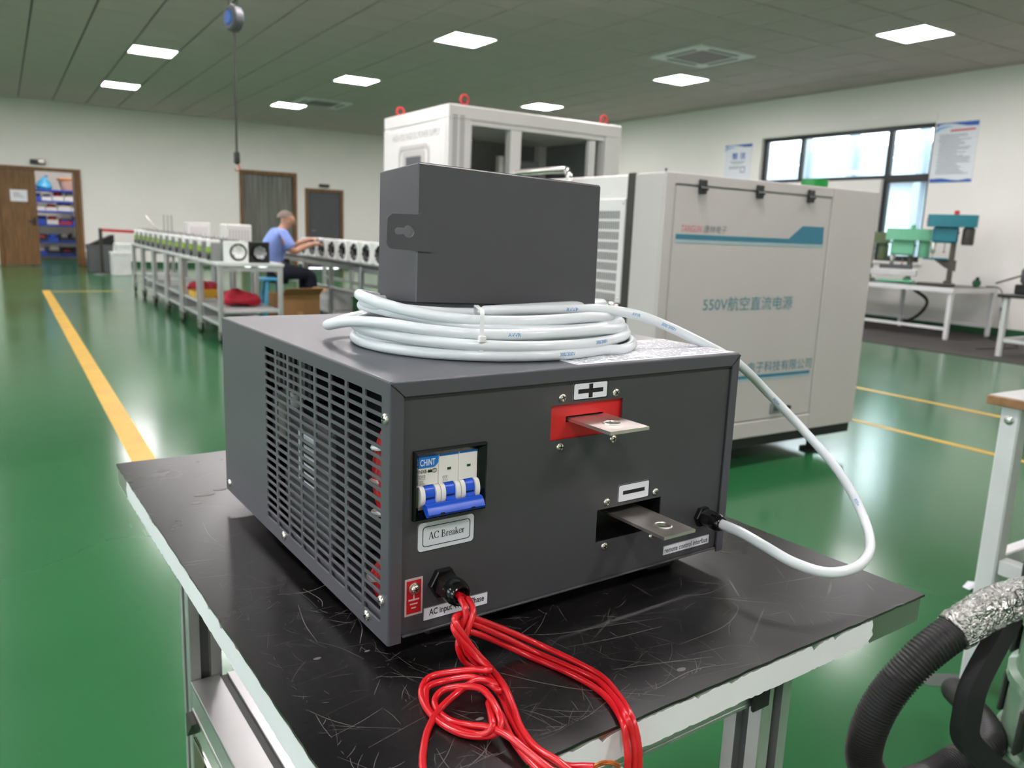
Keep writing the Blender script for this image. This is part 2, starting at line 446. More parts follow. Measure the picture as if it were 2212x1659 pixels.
# ================================================================== the hall
ZC, XB, YA, XL, YF = 3.43, 11.0, 20.1, -6.26, -5.09
struct(MB().box(XL - .2, XB + .2, YF - .2, YA + .1, -.12, 0).build('floor', 'floor'))
def wall_sheet(name, mat, holes, u0, u1, z0, z1, P, nrm, th=.2):
    """wall in plane P(u,z) with rectangular openings (u0,u1,z0,z1), thickness th along nrm"""
    us = sorted({u0, u1, *[h[0] for h in holes], *[h[1] for h in holes]}); zs = sorted({z0, z1, *[h[2] for h in holes], *[h[3] for h in holes]})
    mb = MB(); n = Vector(nrm) * th
    def solid(i, j):
        if not (0 <= i < len(us) - 1 and 0 <= j < len(zs) - 1): return False
        a = (us[i] + us[i + 1]) / 2; b = (zs[j] + zs[j + 1]) / 2
        return not any(h[0] < a < h[1] and h[2] < b < h[3] for h in holes)
    for i in range(len(us) - 1):
        for j in range(len(zs) - 1):
            if not solid(i, j): continue
            c = [Vector(P(us[i], zs[j])), Vector(P(us[i + 1], zs[j])), Vector(P(us[i + 1], zs[j + 1])), Vector(P(us[i], zs[j + 1]))]
            mb.face(c, [(0, 1, 2, 3)]); mb.face([p + n for p in c], [(3, 2, 1, 0)])
            for k, (di, dj) in enumerate(((0, -1), (1, 0), (0, 1), (-1, 0))):
                if not solid(i + di, j + dj): mb.face([c[k], c[(k + 1) % 4], c[(k + 1) % 4] + n, c[k] + n], [(0, 1, 2, 3)])
    return mb.build(name, mat)
D1 = (-.02, 1.46, 0, 2.02); D2 = (4.95, 6.2, 0, 2.26); D3 = (6.55, 7.42, 0, 1.93)
struct(wall_sheet('wall_back', 'wall', [D1, D2, D3], XL - .2, XB + .2, 0, ZC + .3, lambda u, z: (u, YA, z), (0, 1, 0)))
WIN = [(6.6, 9.63, 2.08, 2.82), (6.6, 7.33, .9, 2.081)]
struct(wall_sheet('wall_right', 'wall', WIN, YF, YA, 0, ZC + .3, lambda u, z: (XB, u, z), (1, 0, 0), .24))
LW = [(-3.4, -.4), (2.0, 5.0), (7.4, 10.4), (12.8, 15.8)]  # windows added in the unseen left wall for neutral daylight fill
struct(wall_sheet('wall_left', 'wall', [(a, b, .95, 2.75) for a, b in LW], YF, YA, 0, ZC + .3, lambda u, z: (XL, u, z), (-1, 0, 0)))
for k, (a, b) in enumerate(LW):
    w_ = thing(f'window_{k + 2}', None, None, (XL - .1, 0, 0)); struct(w_); w_['label'] = 'dark framed window added in the unseen left wall for daylight fill'
    for y0, y1, z0, z1 in ((a, b, .95, 1.01), (a, b, 2.69, 2.75), (a, a + .06, 1.01, 2.69), (b - .06, b, 1.01, 2.69), ((a + b) / 2 - .03, (a + b) / 2 + .03, 1.01, 2.69)): MB().box(-.04, .04, y0, y1, z0, z1, .004).build('window_frame', 'frame_dark', w_)
    for y0, y1 in ((a + .06, (a + b) / 2 - .03), ((a + b) / 2 + .03, b - .06)): MB().box(-.003, .003, y0, y1, 1.01, 2.69).build('pane', 'glass', w_)
struct(MB().box(-40, XL - .2, -20, 40, -.1, 0).build('ground_outside_left', 'outside_ground'))
struct(MB().box(XL - .2, XB + .2, YF - .2, YF, 0, ZC + .3).build('wall_front', 'wall'))
struct(MB().box(XB - .012, XB, YF, YA, 0, .11).build('baseboard_right', 'baseboard'))
bb = MB()
for a, b in ((XL, -.1), (1.54, 4.86), (6.29, 6.47), (7.5, XB)): bb.box(a, b, YA - .012, YA, 0, .11)
struct(bb.build('baseboard_back', 'baseboard'))

# ceiling: dark grid backing with single lay-in tiles
ceil = struct(MB().box(XL - .2, XB + .2, YF - .2, YA + .2, ZC + .03, ZC + .3).build('ceiling', 'ceiling_grid'))
PT = .611
def cx_(i): return 1.68 + PT * i
def cy_(j): return 8.9645 + PT * j
lamps = {}
for i, cxk in ((-10, 'a'), (-5, 'b'), (0, 'c'), (5, 'd'), (11, 'e')):
    for j in (-18, -12, -6, 0, 6, 12): lamps[(i, j)] = 1
lamps.pop((0, 0)); lamps[(0, -1)] = 1
ac = {(9, -2), (10, -2), (9, -1), (10, -1)}
ac2 = {(6, 10), (7, 10), (6, 11), (7, 11)}
def project(p):
    d = Vector(p) - Vector((0, 0, 1.1)); z = d.dot(fw)
    if z <= .1: return None
    return (1106 + 1716.47 * d.dot(r2) / z, 829.5 - 1716.47 * d.dot(u2) / z, z)
cells = []
for i in range(-13, 15):
    for j in range(-23, 18):
        if (i, j) in lamps: continue
        q = project((cx_(i) + .3, cy_(j) + .3, ZC)); vis = q and -40 < q[0] < 2250 and -30 < q[1] < 1659
        cells.append((q[2] if vis else 1e3 + abs(cy_(j)), i, j))
cells.sort()
tile = MB().box(0, PT - .018, 0, PT - .018, 0, .02, .004).mesh('ceiling_tile', 'ceiling_tile')
for k, (_, i, j) in enumerate(cells[:300]): inst('tile', tile, ceil, (cx_(i) + .009, cy_(j) + .009, ZC))
rest = MB()
for _, i, j in cells[300:]: rest.box(cx_(i) + .009, cx_(i) + PT - .009, cy_(j) + .009, cy_(j) + PT - .009, ZC, ZC + .02, .004)
for j in range(-23, 18): rest.box(cx_(15) + .007, XB, cy_(j) + .007, cy_(j) + PT - .007, ZC, ZC + .02)
tag(rest.build('distant_tiles', 'ceiling_tile', ceil), kind='stuff')

# ceiling lamps
lf = MB()
for a in ((.004, .022, .004, PT - .004), (PT - .022, PT - .004, .004, PT - .004), (.022, PT - .022, .004, .022), (.022, PT - .022, PT - .022, PT - .004)):
    lf.box(a[0], a[1], a[2], a[3], -.006, .03)
lf = lf.mesh('frame', 'frame_white'); ld = MB().box(.022, PT - .022, .022, PT - .022, .004, .026).mesh('diffuser', 'panel_light')
LL = {(11, -6): 'bright square ceiling panel nearest the window wall, high above the wall poster',
      (5, 0): 'bright square ceiling panel straight above the tall white cabinet, largest of its row',
      (11, 0): 'bright square ceiling panel just behind the air conditioner cassette',
      (5, 6): 'bright ceiling panel second in the row leading back over the seated worker',
      (0, 6): 'bright ceiling panel to the left of the hanging tool balancer, larger of two',
      (0, 12): 'bright ceiling panel nearest the far wall above the wooden door',
      (5, 12): 'small bright ceiling panel beside the distant air conditioner cassette',
      (11, 6): 'bright ceiling panel low over the top edge of the tall white cabinet'}
for (i, j) in sorted(lamps):
    t = thing('ceiling_light', LL.get((i, j), 'square white ceiling light panel beyond the edge of the picture'), 'light', (cx_(i), cy_(j), ZC), 0, 'square ceiling light panels')
    inst('frame', lf, t); inst('diffuser', ld, t)

# air-conditioner cassettes
def cassette(cx, cy, label):
    t = thing('air_conditioner', label, 'air conditioner', (cx, cy, ZC), 0, 'ceiling air conditioner cassettes')
    o = rrect(-.475, .475, -.475, .475, .02); i_ = rrect(-.29, .29, -.29, .29, .02)
    MB().ring(o, i_, (0, 0, -.022), (1, 0, 0), (0, 1, 0), .021).build('panel', 'frame_white', t)
    MB().box(-.29, .29, -.29, .29, -.016, -.002, .004).build('intake_grille', 'frame_dark', t)
    for k in range(4):
        a = k * math.pi / 2
        MB().box(-.26, .26, .335, .4, -.024, -.0215).build('vane', 'cab_dark', t, rot=(0, 0, a))
cassette(7.79, 7.93, 'square white ceiling air conditioner cassette with black centre grille and dusty rim')
cassette(5.42, 15.75, 'distant ceiling air conditioner cassette seen edge-on beyond a light panel')

# yellow floor markings and a green hall floor's scuffs
struct(MB().box(.43, .535, -4, 13.55, 0, .0012).build('trim_1', 'line_yellow'))
struct(MB().box(.55, 1.5, 13.28, 13.36, 0, .001).build('trim_2', 'line_yellow'))
struct(MB().box(5.61, 5.67, -4, 3.9, 0, .001).build('trim_3', 'line_yellow'))
struct(MB().box(4.52, 4.575, -4, 3.3, 0, .001).build('trim_4', 'line_yellow'))

# window
wt = thing('window_1', None, None, (XB + .1, 0, 0)); struct(wt)
wt['label'] = 'dark framed window beside the wall poster, three panes above one tall pane'
def wbar(y0, y1, z0, z1, nm='window_frame'): MB().box(-.03, .05, y0, y1, z0, z1, .004).build(nm, 'frame_dark', wt)
wbar(6.6, 9.63, 2.765, 2.82); wbar(6.6, 6.665, .9, 2.765); wbar(9.57, 9.63, 2.08, 2.765); wbar(7.33, 9.57, 2.08, 2.14)
wbar(7.265, 7.34, .9, 2.765, 'mullion'); wbar(8.83, 8.885, 2.14, 2.765, 'mullion'); wbar(6.665, 7.265, 2.03, 2.14, 'transom'); wbar(6.665, 7.265, .9, .98)
for y0, y1, z0, z1 in ((6.665, 7.265, 2.14, 2.765), (7.34, 8.83, 2.14, 2.765), (8.885, 9.57, 2.14, 2.765), (6.665, 7.265, .98, 2.03)):
    MB().box(.006, .012, y0, y1, z0, z1).build('pane', 'glass', wt)
MB().box(-.13, -.04, 6.55, 7.4, .86, .9, .004).build('sill', 'wall', wt)
MB().box(-.118, -.1, 6.58, 9.68, 2.84, 2.93, .003).build('lintel', 'wall', wt)
# what stands outside the window
struct(MB().box(XB + .24, 40, -10, 40, -.1, 0).build('ground_outside', 'outside_ground'))
bd = thing('building', 'pale neighbouring building with grey posts seen through the window', 'building', (17, 0, 0))
MB().box(0, .3, -5, 30, 0, 3.35, .01).build('facade', 'outside_wall', bd)
for y in (9.0, 10.2, 11.9, 13.2, 15.2): MB().box(-.3, -.1, y, y + .16, 0, 4.6, .01).build('post', 'outside_post', bd)
MB().box(-.32, -.02, -5, 30, 2.52, 2.62, .01).build('rail', 'outside_post', bd)

# posters on the window wall
def poster(y0, y1, z0, z1, label, kind):
    t = thing('poster', label, 'poster', (XB, 0, 0))
    MB().box(-.012, -.001, y0, y1, z0, z1, .002).build('sheet', 'poster_white', t)
    w = y1 - y0; h = z1 - z0
    ux, uy = (0, -1, 0), (0, 0, 1); org = (-.0125, y1, z0)       # seen from the hall, y runs right to left
    def pg(nm, poly, m, d=-.0006): MB().prism([(a * w, b * h) for a, b in poly], org, ux, uy, d).build(nm, m, t)
    pg('header_band', [(0, .995), (.02, .93)] + [(x / 10, .95 + .03 * math.sin(x * .55)) for x in range(1, 10)] + [(.995, .92), (.995, .995)], 'poster_blue')
    pg('header_wave', [(0, .84), (.12, .89), (.3, .925), (.42, .93), (.3, .945), (.1, .935), (0, .9)], 'poster_sky')
    pg('footer_band', [(.005, .005), (.995, .005), (.995, .045)] + [(x / 10, .055 + .02 * math.sin(x * .7)) for x in range(9, 0, -1)] + [(.005, .07)], 'poster_blue')
    if kind == 'notice':
        pg('heading', [(.36, .845), (.94, .85), (.94, .88), (.36, .875)], 'poster_red', -.0008)
        rnd = random.Random(3)
        z = .79
        while z > .14:
            a = .1 + .05 * rnd.random(); b = .55 + .38 * rnd.random(); pg('text_line', [(a, z), (b, z), (b, z + .012), (a, z + .012)], 'poster_ink', -.0008); z -= .027
    else:
        text('heading', '整 洁', 'poster_blue', t, (-.0135, y1 - w * .28, z0 + h * .62), ux, uy, w * .5, h * .17, bold=.02)
        for a, b, z in ((.22, .78, .55), (.3, .72, .51), (.2, .6, .42), (.2, .58, .38)): pg('text_line', [(a, z), (b, z), (b, z + .02), (a, z + .02)], 'poster_ink', -.0008)
        MB().ring(rrect(.62 * w, .8 * w, .27 * h, .43 * h, .004, 1), rrect(.65 * w, .77 * w, .3 * h, .4 * h, .004, 1), (-.013, y1, z0), ux, uy, -.0005).build('emblem', 'poster_ink', t)
poster(6.0, 6.585, 2.0, 2.795, 'large white notice poster with blue waves hung beside the window', 'notice')
poster(9.82, 10.43, 2.1, 2.76, 'smaller blue and white poster hung on the far side of the window', 'word')

# wooden door with the store-room beyond it
d1 = thing('door_1', None, None, (0, YA, 0)); struct(d1); d1['label'] = 'double wooden door, one leaf open onto the store-room'
for a in ((-.08, 0, 0, 2.07), (1.44, 1.52, 0, 2.07), (0, 1.44, 2.0, 2.07)): MB().box(a[0], a[1], -.03, .22, a[2], a[3], .006).build('door_frame', 'wood', d1)
lf1 = MB().box(.0, .665, .0, .045, .01, 1.995, .004).build('door_leaf', 'wood', d1)
MB().box(.19, .5, -.004, -.001, 1.34, 1.58).build('notice', 'paper', lf1)
for k in range(3): MB().box(.25, .44 - .04 * k, -.0055, -.004, 1.43 + .035 * k, 1.445 + .035 * k).build('notice_line', 'grey_print', lf1)
MB().bar((.6, -.05, .94), (.49, -.05, .94), .025, .025, .006).cyl((.6, 0, .94), (.6, -.05, .94), .012).box(.575, .625, -.012, -.001, .85, 1.02, .004).build('handle', 'frame_dark', lf1)
MB().box(.74, 1.4, .9, .945, .01, 1.995, .004).build('open_leaf', 'wood', d1, loc=(2.34, -.72, 0), rot=(0, 0, R(90)))
bx = thing('door_closer', 'dark metal device fixed to the wall above the wooden door', 'door closer', (.73, YA, 2.17))
MB().box(-.14, .14, -.07, -.001, -.05, .05, .01).build('housing', 'frame_dark', bx); MB().box(.0, .12, -.09, -.07, -.02, .06, .006).build('arm', 'chrome', bx)
s1 = thing('exit_sign', 'small dark box sign fixed to the wall above the grey door', 'sign', (6.97, YA, 2.07))
MB().box(-.13, .13, -.06, -.001, -.04, .04, .008).build('housing', 'door_grey', s1); MB().box(-.11, .11, -.064, -.06, -.025, .025).build('face', 'frame_dark', s1)
# doorway with a PVC strip curtain
d2 = thing('door_2', None, None, (0, YA, 0)); struct(d2); d2['label'] = 'wooden framed doorway hung with a grey plastic strip curtain'
for a in ((4.88, 4.96, 0, 2.33), (6.19, 6.27, 0, 2.33), (4.96, 6.19, 2.24, 2.33)): MB().box(a[0], a[1], -.03, .22, a[2], a[3], .006).build('door_frame', 'wood', d2)
for k in range(9):
    x = 4.965 + k * .137; o = .012 * (k % 2)
    mb = MB(); n = 7
    vs = [(x + .15 * i / (n - 1), .06 + o + .012 * math.sin(i * .9 + k), z) for z in (.02, 2.24) for i in range(n)]
    mb.face(vs, [(i, i + 1, n + i + 1, n + i) for i in range(n - 1)])
    mb.build('curtain_strip', 'strip_pvc', d2)
MB().box(4.6, 6.6, 1.5, 1.6, 0, 2.6).build('passage_wall', 'cab_dark', d2)
# grey door
d3 = thing('door_3', None, None, (0, YA, 0)); struct(d3); d3['label'] = 'grey door in a wooden frame behind the fan benches'
for a in ((6.48, 6.56, 0, 1.99), (7.4, 7.48, 0, 1.99), (6.56, 7.4, 1.91, 1.99)): MB().box(a[0], a[1], -.03, .2, a[2], a[3], .006).build('door_frame', 'wood', d3)
lf3 = MB().box(6.56, 7.4, .02, .06, .01, 1.91, .004).build('door_leaf', 'door_grey', d3)
MB().bar((6.64, -.03, .95), (6.74, -.03, .95), .025, .025, .006).cyl((6.64, .02, .95), (6.64, -.03, .95), .012).build('handle', 'chrome', lf3)

# store-room behind the wooden door
struct(MB().box(-1.2, 3.2, YA + .1, 24.2, -.12, 0).build('floor_storeroom', 'floor'))
struct(MB().box(-1.2, 3.2, 24.0, 24.2, 0, 3.2).build('wall_storeroom_back', 'wall'))
struct(MB().box(-1.4, -1.2, YA + .2, 24.2, 0, 3.2).build('wall_storeroom_left', 'wall'))
struct(MB().box(3.2, 3.4, YA + .2, 24.2, 0, 3.2).build('wall_storeroom_right', 'wall'))
struct(MB().box(-1.4, 3.4, YA + .2, 24.2, 3.2, 3.3).build('ceiling_storeroom', 'wall'))
t = thing('ceiling_light', 'light panel inside the store-room behind the wooden door', 'light', (.9, 21.1, 3.17)); inst('frame', lf, t); inst('diffuser', ld, t)
rk = thing('storage_rack', 'blue steel storage rack seen through the open wooden door', 'shelf', (.55, 22.6, 0))
SH = (.14, .46, .86, 1.18, 1.42, 1.68)
for x in (0, 1.7):
    for y in (0, .5): MB().box(x, x + .05, y, y + .05, 0, 1.72).build('post', 'shelf_blue', rk)
for z in SH: MB().box(0, 1.75, -.01, .56, z - .05, z, .005).build('shelf_board', 'shelf_blue', rk)
rnd = random.Random(5)
names = {0: ('dark', 'bin_dark'), 1: ('red', 'bin_red'), 2: ('blue', 'bin_blue'), 3: ('white', 'bin_white')}
ordw = ['lowest', 'second', 'third', 'fourth', 'fifth']
posw = ['first', 'second', 'third', 'fourth', 'fifth', 'sixth']
for s in range(5):
    x = .07; q = 0
    while x < 1.5 and q < 6:
        w = .2 + .1 * rnd.random(); k = rnd.choice(((0, 1, 2), (1, 0, 2), (1, 2, 3), (2, 3, 3), (3, 3, 2))[s]); h = .13 + .08 * rnd.random()
        b = thing('storage_bin', f'{names[k][0]} open-fronted parts bin, {posw[q]} along the {ordw[s]} shelf of the blue rack', 'bin', (.55 + x, 22.62, SH[s]), 0, 'bins on the blue rack')
        m = MB().box(0, w, 0, .4, 0, .012).box(0, .01, .01, .4, .012, h).box(w - .01, w, .01, .4, .012, h).box(.01, w - .01, .39, .4, .012, h).box(0, w, 0, .01, .012, h * .55)
        m.build('shell', names[k][1], b)
        MB().box(.03, w - .03, .05, .36, .012, h * (.7 + .5 * rnd.random()), .03).build('contents', rnd.choice(['bin_white', 'bin_red', 'module_grey', 'bin_blue']), b)
        x += w + .02; q += 1
bk = thing('basket', 'pale basket with an orange rim on top of the blue rack', 'basket', (1.45, 22.85, 1.68))
MB().lathe([(.0, .0), (.16, 0), (.23, .26), (.215, .26), (.15, .02), (0, .02)], (0, 0, 0), (0, 0, 1), 20, caps=False).build('bowl', 'basket', bk)
MB().lathe([(.21, .25), (.25, .25), (.25, .285), (.21, .285), (.21, .25)], (0, 0, 0), (0, 0, 1), 20, caps=False).build('rim', 'orange', bk)
bg_ = thing('bag', 'blue bag slumped on top of the blue rack', 'bag', (.92, 22.8, 1.68))
MB().lathe([(.0, 0), (.15, 0), (.18, .07), (.12, .2), (.03, .3), (.0, .31)], (0, 0, 0), (.1, 0, 1), 14, caps=False).build('sack', 'stool_blue', bg_)
MB().tube(spline([(.02, 0, .29), (.06, 0, .33), (.1, 0, .3)], 4), .012, 6).build('knot', 'shelf_blue', bg_)

# ================================================================== the cart in front
TX, TY, TZ, TR = .15547, .3867, .7477, R(2.597)
WT, DT = .6294, .8558
ct = thing('work_cart', 'workshop cart with a scratched black top, peeling white edge film and aluminium legs', 'cart', (TX, TY, 0), TR)
top = MB().box(.002, WT - .002, .002, DT - .002, TZ - .031, TZ - .0025, .0015).build('tabletop', 'steel', ct)
# rubber sheet with a slightly ragged rim
rnd = random.Random(4); rim = []
for (x0, y0, x1, y1) in ((0, 0, WT, 0), (WT, 0, WT, DT), (WT, DT, 0, DT), (0, DT, 0, 0)):
    n = 60
    for k in range(n):
        t = k / n; j = (.0012 * (rnd.random() - .5)) if k else 0
        nx, ny = (0, 1) if y0 == y1 else (1, 0)
        rim.append((x0 + (x1 - x0) * t + nx * j, y0 + (y1 - y0) * t + ny * j))
MB().prism(rim, (0, 0, TZ - .0025), (1, 0, 0), (0, 1, 0), .0025).build('rubber_sheet', 'rubber_top', ct, ang=30)
# peeling protective film on the steel edge
def film(org, ux, L, seed, s0, s1):
    r = random.Random(seed); up_ = []; lo = []; n = 130
    bite = 0
    for k in range(n + 1):
        t = s0 + (s1 - s0) * k / n
        if r.random() < .06: bite = .004 + .006 * r.random()
        bite *= .55
        up_.append((t, -.0045 - bite - .0012 * r.random())); lo.append((t, -.0296 + .0012 * r.random() * (r.random() < .5)))
    for k in range(4):      # ragged ends
        pass
    e0 = [(s0 - .004 * r.random(), -.024), (s0 - .007 * r.random(), -.018), (s0 - .002, -.012)]
    e1 = [(s1 + .006 * r.random(), -.011), (s1 + .001, -.016), (s1 + .005 * r.random(), -.021), (s1 - .003, -.026)]
    poly = lo + e1[::-1] + up_[::-1] + e0[::-1]
    MB().prism(poly, org, ux, (0, 0, 1), .0008).build('peeling_film', 'white_film', ct)
film((0, .0018, TZ), (1, 0, 0), WT, 1, .012, .536)
film((.0018, DT, TZ), (0, -1, 0), DT, 2, .078, .846)
# scratches on the rubber: long ones where the photograph shows them and many short ones
sc = MB(); r = random.Random(9)
def scratch(pts, w):
    P = spline(pts, 5) if len(pts) > 2 else [Vector(p) for p in pts]
    vs = []; n = len(P)
    for i, p in enumerate(P):
        d = (P[min(i + 1, n - 1)] - P[max(i - 1, 0)]); d.normalize(); s = Vector((-d.y, d.x, 0)) * w * (.35 + .65 * math.sin(math.pi * (i + .5) / n))
        vs += [p + s, p - s]
    sc.face(vs, [(2 * i, 2 * i + 1, 2 * i + 3, 2 * i + 2) for i in range(n - 1)])
zt = TZ + .00012
LONG = [[(70, 300), (62, 260), (60, 225)], [(86, 330), (92, 300), (88, 285)], [(110, 270), (104, 232), (90, 205)], [(112, 262), (128, 235), (140, 214)], [(150, 240), (152, 200), (148, 180)], [(60, 330), (90, 322), (120, 330), (150, 318)],
        [(210, 150), (250, 130), (300, 118), (352, 104)], [(240, 108), (290, 98), (340, 92)], [(330, 60), (390, 62), (430, 78), (438, 92)], [(250, 60), (300, 44), (340, 30)], [(150, 130), (200, 60), (260, 10)], [(20, 620), (70, 610), (88, 600)],
        [(48, 560), (44, 520), (46, 490)], [(170, 190), (176, 160), (168, 130)], [(300, 140), (318, 124), (330, 96)], [(400, 130), (430, 118), (470, 122)], [(80, 150), (110, 130), (128, 100)], [(30, 360), (60, 350), (76, 352)], [(520, 200), (540, 170), (545, 150)], [(260, 20), (310, 24), (350, 12)]]
for l in LONG: scratch([(a / 1000, b / 1000, zt) for a, b in l], .00042)
for k in range(900):
    u = r.uniform(.01, WT - .01); v = r.uniform(.01, DT - .01)
    if r.random() < .6: u = min(WT - .02, max(.02, r.gauss(.16, .12))); v = min(DT - .02, max(.02, r.gauss(.16, .14)))
    a = r.uniform(0, math.pi); L = r.choice((.003, .006, .012, .02, .03, .05)) * r.uniform(.6, 1.2); b = L * r.uniform(-.07, .07)
    if not (.012 < u + L * math.cos(a) < WT - .012 and .012 < v + L * math.sin(a) < DT - .012): continue
    scratch([(u, v, zt), (u + L / 2 * math.cos(a) - b * math.sin(a), v + L / 2 * math.sin(a) + b * math.cos(a), zt), (u + L * math.cos(a), v + L * math.sin(a), zt)], r.uniform(.00008, .00026))
tag(sc.build('scratches', 'rubber_scratch', ct), kind='stuff')
gl = MB()
for (u, v, w) in ((.075, .66, .012), (.098, .672, .008), (.058, .63, .006), (.2, .66, .006), (.3, .03, .004), (.12, .06, .003), (.14, .09, .0025), (.05, .2, .003), (.09, .19, .0022)):
    gl.prism([(u + w * (1 + .25 * r.random()) * math.cos(a * .7), v + w * .55 * (1 + .3 * r.random()) * math.sin(a * .7)) for a in range(9)], (0, 0, TZ + .0001), (1, 0, 0), (0, 1, 0), .0002)
tag(gl.build('glue_spots', 'rubber_scratch', ct), kind='stuff')
# aluminium T-slot profile frame
def slot_profile(s):
    """outline of a square T-slot profile with one groove in each side"""
    h = s / 2; g = .16 * s; dpt = .2 * s; p = []
    for k in range(4):
        c, sn = math.cos(k * math.pi / 2), math.sin(k * math.pi / 2)
        for (x, y) in ((-h + .03 * s, -h), (-g, -h), (-g, -h + dpt), (g, -h + dpt), (g, -h), (h - .03 * s, -h)): p.append((x * c - y * sn, x * sn + y * c))
    return p
PR = slot_profile(.045)
def post(u, v, z0, z1, nm='leg'):
    o = MB().prism(PR, (u, v, z0), (1, 0, 0), (0, 1, 0), z1 - z0).build(nm, 'alu', ct, ang=30)
    g = MB()
    for dx, dy in ((0, -1), (1, 0), (0, 1), (-1, 0)):
        a = .0136
        g.box(u + dx * a - (.0068 if dy else .0004), u + dx * a + (.0068 if dy else .0004), v + dy * a - (.0068 if dx else .0004), v + dy * a + (.0068 if dx else .0004), z0, z1)
    g.build('groove', 'alu_slot', o)
    return o
LEGS = [(.083, .742), (.083, .07), (.465, .07), (.465, .742)]
for u, v in LEGS: post(u, v, .11, TZ - .031)
def beam(p0, p1, w, h, slots=1):
    p0 = Vector(p0); p1 = Vector(p1); d = (p1 - p0).normalized(); s = Vector((-d.y, d.x, 0))
    o = MB()
    n = slots; seg = w / (2 * n)
    o.bar(p0 - Vector((0, 0, .004)), p1 - Vector((0, 0, .004)), w - .002, h - .008)
    e = [-w / 2]
    gw = .011
    cs = [(-w / 2 + (i + .5) * w / n) for i in range(n)]
    edges = [-w / 2] + [x for c in cs for x in (c - gw / 2, c + gw / 2)] + [w / 2]
    for i in range(0, len(edges), 2):
        a, b = edges[i], edges[i + 1]; m = s * ((a + b) / 2); z = Vector((0, 0, h / 2 - .002))
        o.bar(p0 + m + z, p1 + m + z, b - a, .0042, .0006); o.bar(p0 + m - z, p1 + m - z, b - a, .0042, .0006)
    b_ = o.build('beam', 'alu', ct)
    g = MB()
    for c in cs: g.bar(p0 + s * c + Vector((0, 0, h / 2 - .0036)), p1 + s * c + Vector((0, 0, h / 2 - .0036)), gw, .0008)
    g.build('groove', 'alu_slot', b_)
beam((.106, .718, .43), (.106, .095, .43), .09, .045, 1)
beam((.442, .718, .43), (.442, .095, .43), .045, .045, 1)
beam((.16, .742, .43), (.44, .742, .43), .045, .045, 1)
beam((.16, .07, .43), (.44, .07, .43), .045, .045, 1)
for v in (.07, .742): beam((.107, v, .68), (.44, v, .68), .04, .04, 1)
MB().box(.153, .418, .095, .718, .436, .448, .002).build('shelf', 'steel', ct)
MB().box(.062, .0635, .1, .71, .37, .405, .0005).box(.06, .062, .1, .71, .366, .369).build('side_rail', 'chrome', ct)
for u, v, s in ((.083, .72, -1), (.465, .092, 1), (.465, .72, -1), (.083, .092, 1)):
    MB().prism([(0, 0), (.035, 0), (.004, -.035), (0, -.035)], (u - .01, v, .405), (0, s, 0), (0, 0, 1), .02).build('bracket', 'dark_steel', ct)
    MB().prism([(0, 0), (.035, 0), (.004, -.035), (0, -.035)], (u - .01, v, TZ - .033), (0, s, 0), (0, 0, 1), .02).build('bracket', 'dark_steel', ct)
MB().box(.425, .45, .045, .05, .655, .69, .002).build('tag_clip', 'black_matte', ct)
def caster(parent, u, v, s=1.):
    o = MB().box(u - .03 * s, u + .03 * s, v - .03 * s, v + .03 * s, .1 * s, .11 * s, .002).box(u - .018 * s, u - .014 * s, v - .02 * s, v + .045 * s, .03 * s, .1 * s).box(u + .014 * s, u + .018 * s, v - .02 * s, v + .045 * s, .03 * s, .1 * s).build('caster', 'chrome', parent)
    MB().lathe([(.02 * s, 0), (.036 * s, .002 * s), (.04 * s, .006 * s), (.04 * s, .02 * s), (.036 * s, .024 * s), (.02 * s, .026 * s)], (u - .013 * s, v + .02 * s, .04 * s), (1, 0, 0), 18).build('wheel', 'black_matte', o)
    return o
for u, v in LEGS: caster(ct, u, v)

# ================================================================== the power supply
W, D, H = .407, .4593, .215
ps = thing('power_supply', 'dark grey rectifier power supply standing on the scratched cart top, slotted side and breaker front', 'power supply', (.24167, .54915, .7697), R(2.718))
rb = .002
def arc(n=4): return [(math.cos(math.pi / 2 * k / n), math.sin(math.pi / 2 * k / n)) for k in range(n + 1)]
# top cover: flat sheet, rounded folds and a front flange cut on the mitre
tp = MB(); F = .0125; zb = H - F
tp.face([(rb, rb, H), (W - rb, rb, H), (W - rb, D, H), (rb, D, H)], [(0, 1, 2, 3)])
A = arc()
for i in range(4):
    (c0, s0), (c1, s1) = A[i], A[i + 1]
    def yz(c, s): return rb - rb * c, H - rb + rb * s
    y0, z0 = yz(c0, s0); y1, z1 = yz(c1, s1)
    tp.face([(rb, y0, z0), (W - rb, y0, z0), (W - rb, y1, z1), (rb, y1, z1)], [(0, 1, 2, 3)])
    tp.face([(y0, rb, z0), (y1, rb, z1), (y1, D, z1), (y0, D, z0)], [(0, 1, 2, 3)])
    tp.face([(W - y0, rb, z0), (W - y0, D, z0), (W - y1, D, z1), (W - y1, rb, z1)], [(0, 1, 2, 3)])
tp.face([(F, 0, zb), (W - F, 0, zb), (W - rb, 0, H - rb), (rb, 0, H - rb)], [(0, 1, 2, 3)])
tp.face([(F, 0, zb), (F, .0015, zb), (W - F, .0015, zb), (W - F, 0, zb)], [(0, 1, 2, 3)])
for sx in (0, 1):
    X = lambda x: W - x if sx else x
    for i in range(4):
        (c0, s0), (c1, s1) = A[i], A[i + 1]
        q = [(X(rb - rb * c0 * 1), rb, H - rb + rb * s0), (X(rb), rb - rb * c0, H - rb + rb * s0), (X(rb), rb - rb * c1, H - rb + rb * s1), (X(rb - rb * c1), rb, H - rb + rb * s1)]
        tp.face(q, [(0, 1, 2, 3)])
tp.build('top_cover', 'psu_paint_lit', ps, ang=50)
for sx in (1, -1):
    c_ = 0 if sx > 0 else W
    MB().bar((c_ + sx * .0004, -.00012, H - .0022), (c_ + sx * F, -.00012, zb - .0002), .0003, .0007).build('mitre_gap', 'black_gap', ps)
